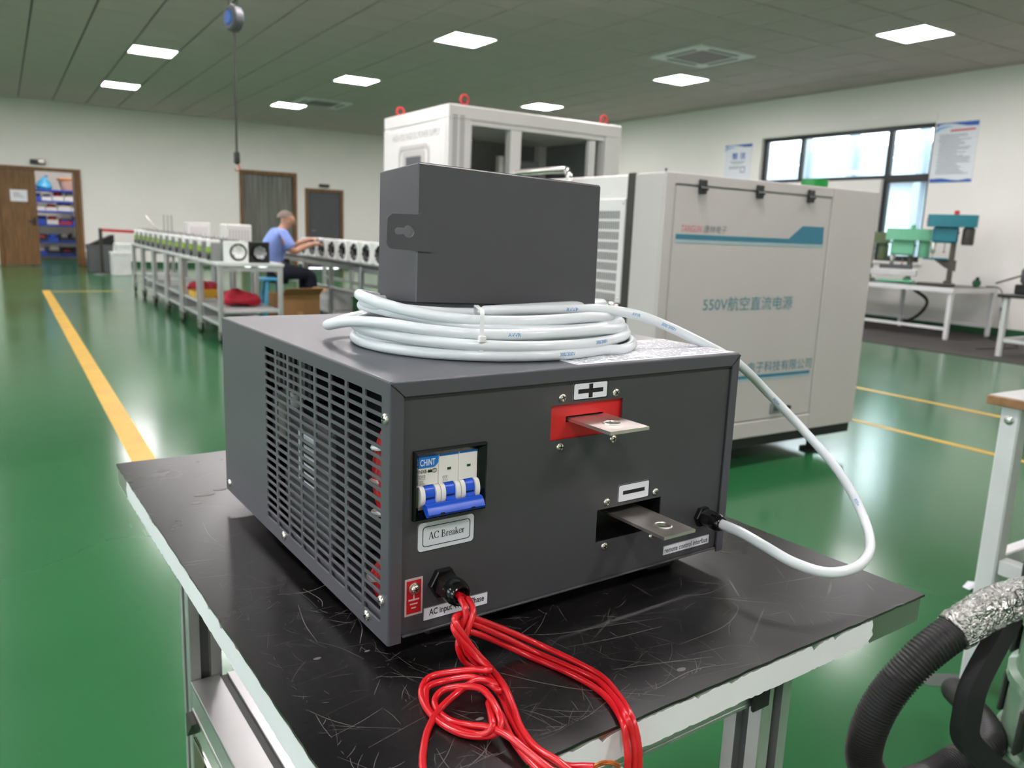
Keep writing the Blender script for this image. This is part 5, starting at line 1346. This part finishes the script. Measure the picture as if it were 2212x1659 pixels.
for s in (1, -1):
    MB().lathe([(.0, 0), (.016, .004), (.02, .012), (.012, .016), (0, .016)], (.165, .072 * s, 1.12), (0, s, 0), 10, caps=False).build('ear', 'skin', pn)
    MB().lathe([(.0, -.008), (.007, -.004), (.008, 0), (.0, .008)], (.252, .03 * s, 1.13), (1, 0, 0), 10, caps=False).build('eye', 'fan_black', pn)
MB().box(.244, .252, -.02, .02, 1.068, 1.073).build('mouth', 'text_red', pn)

# ================================================================== barrier post and stored things by the wooden door
sp = thing('barrier_post', 'grey barrier post with a red belt near the wooden door', 'barrier', (1.59, 17.35, 0))
MB().lathe([(.16, 0), (.16, .012), (.04, .03), (.03, .03)], (0, 0, 0), (0, 0, 1), 20).build('base', 'steel', sp); MB().cyl((0, 0, .03), (0, 0, .87), .032).build('pole', 'dark_steel', sp)
MB().bar((.03, -.03, .84), (.55, -1.1, .84), .006, .055).build('belt', 'red_paint', sp)
def carton(name, label, cat, x0, x1, y0, y1, z0, z1, m, lidm):
    t = thing(name, label, cat, (x0, y0, z0)); MB().box(0, x1 - x0, 0, y1 - y0, 0, z1 - z0, .008).build('body', m, t)
    MB().box(-.006, x1 - x0 + .006, -.006, y1 - y0 + .006, z1 - z0 - .05, z1 - z0 + .004, .004).build('lid', lidm, t)
carton('metal_cabinet', 'low dark grey cabinet against the far wall behind the barrier post', 'cabinet', 1.42, 1.85, 17.9, 18.5, 0, .53, 'grey_box', 'grey_box')
carton('foam_box', 'white box standing on the floor behind the barrier post', 'box', 1.72, 2.05, 16.9, 17.3, 0, .44, 'bin_white', 'module_white')
carton('foam_box', 'smaller white box stacked on the white one behind the barrier post', 'box', 1.8, 2.05, 16.95, 17.25, .45, .6, 'bin_white', 'module_white')
pnl = thing('dark_panel', 'sloping dark panel lying on the low grey cabinet by the far wall', 'panel', (1.45, 18.0, .535)); MB().prism([(0, 0), (.44, 0), (.44, .2), (.40, .2)], (0, 0, 0), X1, Z1, -.4).build('wedge', 'fan_black', pnl); MB().box(.44, .46, 0, .4, 0, .22).build('edge', 'cab_white', pnl)
ex = thing('fire_extinguisher', 'red and white fire extinguisher box on the floor beside the wooden door', 'extinguisher', (1.62, 19.85, 0))
MB().box(-.09, .09, -.1, .1, 0, .34, .01).build('case', 'red_paint', ex); MB().box(-.092, .092, -.102, .102, .1, .2).build('band', 'module_white', ex); MB().lathe([(.02, 0), (.02, .05), (.035, .055), (.03, .08)], (0, 0, .34), (0, 0, 1), 12).build('valve', 'fan_black', ex)

# ================================================================== tool balancer hanging from the ceiling
hb_ = thing('tool_balancer', 'grey spring balancer reel with a cord and hook hanging from the ceiling', 'balancer', (1.445, 6.0, 0))
MB().lathe([(.0, -.04), (.07, -.04), (.085, -.028), (.085, .028), (.07, .04), (0, .04)], (0, 0, 2.47), (1, .35, 0), 24, caps=False).build('reel', 'door_grey', hb_)
MB().lathe([(.04, -.048), (.05, -.04), (.05, .04), (.04, .048)], (0, 0, 2.47), (1, .35, 0), 18).build('hub', 'poster_blue', hb_)
MB().tube([(.03 * math.cos(k * .5236), 0, 2.585 + .03 * math.sin(k * .5236)) for k in range(12)], .007, 8, closed=True).build('top_hook', 'dark_steel', hb_)
MB().cyl((0, 0, 2.61), (0, 0, ZC), .006, n=8).build('hanger', 'dark_steel', hb_)
MB().cyl((.0, 0, 1.58), (.0, 0, 2.39), .0085, n=10).build('cord', 'dark_steel', hb_)
MB().lathe([(.01, 0), (.022, .01), (.022, .075), (.012, .09)], (.0, 0, 1.5), (0, 0, 1), 14).build('cord_grip', 'fan_black', hb_)
MB().tube(spline([(0, 0, 1.505), (.016, 0, 1.485), (.014, 0, 1.462), (-.004, 0, 1.455), (-.016, 0, 1.468)], 5), .005, 8).build('hook', 'copper', hb_)

# ================================================================== drill bench by the window wall
tag(MB().box(8.5, XB - .02, 3.2, 8.6, 0, .006, .002).build('rubber_mat', 'mat_black'), 'wide dark rubber mat on the floor under the drill bench', 'mat')
db = thing('drill_bench', 'white-legged workbench against the window wall carrying the drill presses', 'workbench', (9.7, 5.32, 0))
MB().box(0, 1.05, 0, 2.5, .605, .64, .003).build('tabletop', 'dark_steel', db)
MB().box(-.004, 1.054, -.006, 0, .58, .64, .002).build('edge_band', 'frame_white', db); MB().box(-.008, -.002, -.006, 2.5, .58, .64, .002).build('edge_band', 'frame_white', db)
for u in (.03, 1.0):
    for v in (.04, 1.25, 2.44): MB().box(u - .024, u + .024, v - .024, v + .024, .02, .605, .003).lathe([(.026, .006), (.026, .016), (.01, .02)], (u, v, 0), (0, 0, 1), 10).build('leg', 'frame_white', db)
MB().box(.01, .05, .06, 2.42, .12, .155, .003).build('stretcher', 'frame_white', db); MB().box(.98, 1.02, .06, 2.42, .12, .155, .003).build('stretcher', 'frame_white', db)
def drill_press(label, loc, rz, m, head, col_h, big):
    """front of the machine is local +x"""
    t = thing('drill_press', label, 'drill press', loc, rz)
    MB().box(-.14, .3, -.13, .13, 0, .035, .012).box(-.1, .0, -.07, .07, .035, .07, .012).build('base', 'cast_iron' if big else m, t)
    MB().cyl((-.06, 0, .06), (-.06, 0, col_h), .033, n=18).build('column', 'cast_iron', t)
    zt = col_h * .42 if big else col_h * .3
    if big:
        MB().box(-.02, .26, -.12, .12, zt, zt + .022, .006).build('work_table', m, t); MB().prism([(-.1, 0), (.16, .0), (.02, -.1), (-.1, -.14)], (-.02, .03, zt), X1, Z1, .06).build('table_bracket', 'cast_iron', t)
    else:
        MB().box(-.16, .34, -.14, .14, zt * .5, zt, .008).build('vice', 'bin_white', t); MB().box(-.1, .3, -.1, .1, zt, zt + .06, .005).build('fixture', 'grey_box', t)
    zh = col_h - .16
    hdm = MB().box(-.1, .19, -.075, .075, zh - .08, zh + .12, .02); hdm.build('head', m, t)
    pb = [(.26, .09), (.27, 0), (.26, -.09), (.18, -.12), (-.12, -.12), (-.28, -.1), (-.3, 0), (-.28, .1), (-.12, .12), (.18, .12)]
    bc_ = MB().prism(pb, (0, 0, zh + .12), X1, (0, 1, 0), .15).build('belt_cover', m, t)
    MB().box(.262, .272, -.05, .05, zh + .16, zh + .23, .002).build('badge', 'poster_red', bc_) if big else MB().cyl((.2, -.118, zh + .2), (.2, -.124, zh + .2), .02, n=12).build('badge', 'poster_red', bc_)
    MB().box(.05, .13, -.124, -.119, zh + .16, zh + .24, .001).build('plate', 'label_white', bc_)
    if big: MB().box(-.26, -.14, -.119, -.113, zh + .14, zh + .25, .002).build('switch_plate', 'paper', bc_)
    MB().lathe([(.02, 0), (.03, .01), (.03, .05), (.0, .06)], (-.05, 0, zh + .27), (0, 0, 1), 14).build('cap_knob', 'red_paint' if big else m, bc_)
    MB().lathe([(.06, 0), (.07, .02), (.07, .2), (.05, .22)], (-.21, 0, zh - .1), (0, 0, 1), 18).build('motor', 'cast_iron' if big else m, t)
    MB().lathe([(.035, 0), (.035, .07), (.022, .07), (.022, .1), (.03, .1), (.026, .15), (.008, .155), (.005, .155), (.004, .24), (0, .25)], (.16, 0, zh - .06), (0, 0, -1), 16, caps=False).build('spindle', 'chrome', t)
    MB().cyl((.04, -.075, zh - .03), (.04, -.11, zh - .03), .025).build('feed_hub', 'cast_iron', t)
    for a in (30, 150, 270):
        q = Vector((math.cos(R(a)), 0, math.sin(R(a)))) * .15; o_ = Vector((.04, -.1, zh - .03)); h = MB().cyl(o_, o_ + q, .006, n=8).build('feed_lever', 'chrome', t); MB().lathe([(.0, 0), (.014, .006), (.014, .02), (0, .026)], o_ + q, q, 10, caps=False).build('lever_ball', 'red_paint', h)
    return t
drill_press('tall teal drill press at the near end of the window bench', (10.15, 5.72, .64), R(118), 'drill_teal', 1, .78, True)
drill_press('mint green drill press in the middle of the window bench', (10.2, 6.3, .64), R(118), 'drill_mint', 1, .6, False)
drill_press('olive green drill press half hidden behind the big white cabinet', (10.25, 6.92, .64), R(118), 'drill_olive', 1, .55, False)
gr = thing('hand_grinder', 'dark green hand tool lying on the near end of the window bench', 'power tool', (10.45, 5.45, .64), R(30))
MB().cyl((-.12, 0, .05), (.08, 0, .05), .04, n=14).build('body', 'baseboard', gr); MB().box(-.04, .03, -.02, .02, .085, .13, .01).build('handle', 'fan_black', gr); MB().lathe([(.05, 0), (.05, .012)], (.09, 0, .05), (1, 0, 0), 16).build('disc', 'fan_black', gr)
ps_ = thing('wall_socket', 'small dark wall socket low on the window wall', 'socket', (XB, 5.35, .36)); MB().box(-.012, -.001, -.05, .05, -.05, .05, .004).build('plate', 'paper', ps_); MB().box(-.04, -.012, -.025, .025, -.025, .025, .006).build('plug', 'fan_black', ps_)
cdd = MB().tube(spline([(10.95, 5.35, .35), (10.93, 5.33, .2), (10.85, 5.25, .02), (10.6, 5.3, .014), (10.4, 5.1, .014)], 6), .007, 6).build('electric_cable', 'fan_black'); tag(cdd, 'thin black cord running down from the low wall socket', 'cord')
cdd = MB().tube(spline([(10.5, 5.36, .66), (10.62, 5.25, .64), (10.68, 5.22, .5), (10.7, 5.2, .2), (10.75, 5.1, .02), (10.4, 4.9, .014), (9.9, 4.6, .012), (9.2, 4.7, .012)], 6), .007, 6).build('electric_cable', 'fan_black'); tag(cdd, 'black cord hanging from the hand tool across the floor mat', 'cord')
cdd = MB().tube(spline([(9.78, 5.9, .6), (9.9, 5.75, .45), (10.0, 5.9, .25), (10.1, 6.2, .1)], 6), .02, 8).build('hose_pipe', 'dark_steel'); tag(cdd, 'grey hose sagging under the drill bench', 'hose')
# cut-off saw on its stand at the edge of the picture
sd = thing('saw_stand', 'white steel stand with a black top under the cut-off saw', 'stand', (8.86, 3.62, 0))
MB().box(-.05, .75, -.05, .75, .63, .665, .004).build('tabletop', 'fan_black', sd)
for u, v in ((.02, .02), (.68, .02), (.02, .68), (.68, .68)): MB().box(u - .025, u + .025, v - .025, v + .025, .0065, .63, .003).build('leg', 'frame_white', sd)
for v in (.02, .68): MB().box(.05, .65, v - .02, v + .02, .16, .2, .003).build('stretcher', 'frame_white', sd)
for u in (.02, .68): MB().box(u - .02, u + .02, .05, .65, .16, .2, .003).build('stretcher', 'frame_white', sd)
sw = thing('cutoff_saw', 'black cut-off saw with a round guard on the white stand at the picture edge', 'saw', (9.2, 4.05, .665), R(-35))
MB().box(-.25, .3, -.12, .2, 0, .1, .01).build('base', 'fan_black', sw); MB().box(-.25, -.05, -.14, .14, .1, .28, .03).build('motor', 'grey_box', sw)
MB().lathe([(.06, -.03), (.2, -.03), (.21, -.02), (.21, .02), (.2, .03), (.06, .03)], (.05, .0, .34), (0, 1, 0), 28).build('guard', 'dark_steel', sw)
MB().lathe([(.0, -.034), (.17, -.034), (.17, -.031)], (.05, .0, .34), (0, 1, 0), 28).build('disc', 'black_matte', sw)
MB().bar((-.15, .05, .24), (-.45, .2, .1), .025, .02, .004).build('lever', 'cast_iron', sw); MB().tube(spline([(.1, 0, .54), (.0, 0, .6), (-.12, 0, .56)], 5), .018, 8).build('handle', 'fan_black', sw)

# ================================================================== white frame table at the picture edge
wtb = thing('frame_table', 'white square-tube table with a worn wooden top at the picture edge', 'table', (2.03, .52, 0), R(0))
MB().box(-.03, 1.3, -.3, .46, .735, .757, .002).build('tabletop', 'plywood', wtb)
MB().box(-.026, 1.296, -.296, .456, .757, .759).build('laminate', 'cart_grey', wtb)
for u, v in ((.0, .415), (1.2, .415), (.0, -.25), (1.2, -.25)): MB().box(u, u + .045, v - .0225, v + .0225, 0, .735, .004).build('leg', 'frame_white', wtb)
MB().box(.005, .04, -.23, .39, .31, .35, .003).build('stretcher', 'frame_white', wtb); MB().box(.045, 1.2, .4, .435, .31, .35, .003).build('stretcher', 'frame_white', wtb)
MB().lathe([(.011, 0), (.011, .003), (.006, .005)], (0, .415, .70), (-1, 0, 0), 14).build('bolt', 'chrome', wtb)
lc = MB().tube(spline([(2.11, .80, .36), (2.08, .86, .40), (2.02, .84, .43), (2.0, .76, .42), (2.06, .68, .38), (2.15, .7, .357)], 7), .007, 8).build('black_cable', 'fan_black'); tag(lc, 'black cable loop resting on the white table crossbar', 'cable')

# ================================================================== vacuum cleaner
vc = thing('vacuum_cleaner', 'wet vacuum cleaner with a grey-green ribbed drum and black corrugated hose', 'vacuum', (1.60, .475, 0))
prof = [(.0, .12), (.165, .12), (.176, .14), (.178, .2), (.186, .206), (.186, .222), (.176, .228), (.172, .33), (.18, .336), (.18, .352), (.168, .358), (.164, .44), (.172, .446), (.172, .47), (.16, .478), (.16, .5), (0, .5)]
MB().lathe(prof, (0, 0, 0), (0, 0, 1), 40, caps=False).build('drum', 'drum_green', vc)
for a in (100, 150, 200, 250):
    c, s = math.cos(R(a)), math.sin(R(a)); MB().bar((.178 * c, .178 * s, .24), (.174 * c, .174 * s, .325), .05, .008, .003).build('drum_rib', 'drum_dark', vc)
    MB().bar((.172 * c, .172 * s, .365), (.167 * c, .167 * s, .435), .06, .008, .003).build('drum_rib', 'drum_dark', vc)
MB().lathe([(.168, .5), (.182, .505), (.182, .54), (.165, .6), (.14, .66), (.09, .7), (0, .71)], (0, 0, 0), (0, 0, 1), 36, caps=False).build('motor_head', 'black_matte', vc)
MB().tube(spline([(.08, -.1, .67), (.06, -.06, .76), (0, 0, .79), (-.06, .05, .76), (-.08, .08, .67)], 5), .016, 10).build('carry_handle', 'black_matte', vc)
MB().lathe([(.2, .06), (.21, .065), (.21, .115), (.19, .12)], (0, 0, 0), (0, 0, 1), 30).build('base_ring', 'black_matte', vc)
for a in (120, 210, 300, 30):
    c, s = math.cos(R(a)), math.sin(R(a)); o = MB().bar((.16 * c, .16 * s, .09), (.27 * c, .27 * s, .085), .05, .04, .008).build('wheel_arm', 'black_matte', vc); MB().lathe([(.02, -.02), (.036, -.018), (.036, .018), (.02, .02)], (.27 * c, .27 * s, .0362), (-s, c, 0), 16).build('caster', 'dark_steel', o)
hp = [(-.145, .035, .565), (-.20, .055, .562), (-.26, .079, .560), (-.315, .094, .55), (-.368, .106, .53), (-.444, .129, .48), (-.489, .152, .41), (-.511, .160, .34), (-.502, .157, .29), (-.438, .151, .235), (-.334, .147, .215), (-.26, .143, .22), (-.15, .139, .23), (-.02, .24, .20), (.1, .33, .15), (.2, .35, .08)]
P = spline(hp, 60); rs = [.0262 + .0014 * (1 if (i // 2) % 2 else -1) for i in range(len(P))]
i0 = 60 * 4
MB().tube(P[i0 - 60:], rs[i0 - 60:], 18).build('hose', 'hose_black', vc, ang=60)
q = random.Random(6); Pf = P[:i0 + 24:5]
MB().tube(Pf, [.0310 + .0022 * (q.random() - .5) for _ in Pf], 22).build('foil_wrap', 'foil', vc, ang=70)
MB().cyl((-.145, .035, .565), (-.09, .02, .565), .04, n=20).build('inlet', 'black_matte', vc)
st_ = [(-.275, .085, .535), (-.33, .078, .50), (-.392, .071, .45), (-.40, .071, .40), (-.392, .071, .36), (-.36, .06, .325), (-.325, .048, .295), (-.22, .0, .22), (-.17, -.02, .16)]
sp_ = spline(st_, 5)
o = MB()
for i in range(len(sp_) - 1): pass
vs = []
for i, p in enumerate(sp_):
    t_ = (sp_[min(i + 1, len(sp_) - 1)] - sp_[max(i - 1, 0)]).normalized(); s = Vector((-.28, -.96, 0)); s = (s - t_ * s.dot(t_)).normalized(); n_ = t_.cross(s)
    for a, b_ in ((.011, .018), (-.011, .018), (-.011, -.018), (.011, -.018)): vs.append(p + s * a + n_ * b_)
o.face(vs, [(4 * i + k, 4 * i + (k + 1) % 4, 4 * i + 4 + (k + 1) % 4, 4 * i + 4 + k) for i in range(len(sp_) - 1) for k in range(4)] + [(3, 2, 1, 0), tuple(4 * (len(sp_) - 1) + k for k in range(4))])
o.build('frame_bar', 'black_matte', vc, ang=30)

# ================================================================== small things on the floor
pp = MB().face([(-.04, -.012, .002), (0, -.016, .010), (.04, -.01, .003), (.042, .012, .004), (.002, .018, .013), (-.038, .012, .003)], [(0, 1, 4, 5), (1, 2, 3, 4)]).build('paper_scrap', 'paper', None, loc=(2.651, 1.253, .001)); tag(pp, 'crumpled scrap of white paper on the green floor', 'paper')
md = pp.modifiers.new('thick', 'SOLIDIFY'); md.thickness = .0006
sm = MB(); q = random.Random(8)
for x, y, a, b in ((2.0, .97, .09, .028), (2.22, 1.06, .12, .02)):
    sm.prism([(a * (1 + .3 * q.random()) * math.cos(k * .45) * .9 + (b * (1 + .3 * q.random())) * math.sin(k * .45) * .5, -a * .55 * math.cos(k * .45) + b * math.sin(k * .45)) for k in range(14)], (x, y, 0), X1, (0, 1, 0), .0008)
struct(sm.build('floor_stain', 'stain'))
fs_ = MB()
for x, y, a, L in ((.62, 2.2, 1.9, .5), (.7, 1.75, 1.75, .22), (.55, 1.9, 1.2, .1), (1.0, 2.4, .3, .3), (.9, 1.4, 1.6, .15), (.45, 2.9, 1.5, .4)):
    d_ = Vector((math.cos(a), math.sin(a), 0)); s = Vector((-d_.y, d_.x, 0)) * .0035; p = Vector((x, y, .0004))
    fs_.face([p - s * .3, p + d_ * L * .5 - s, p + d_ * L, p + d_ * L * .5 + s], [(0, 1, 2, 3)])
struct(fs_.build('floor_scuff', 'floor_scratch'))
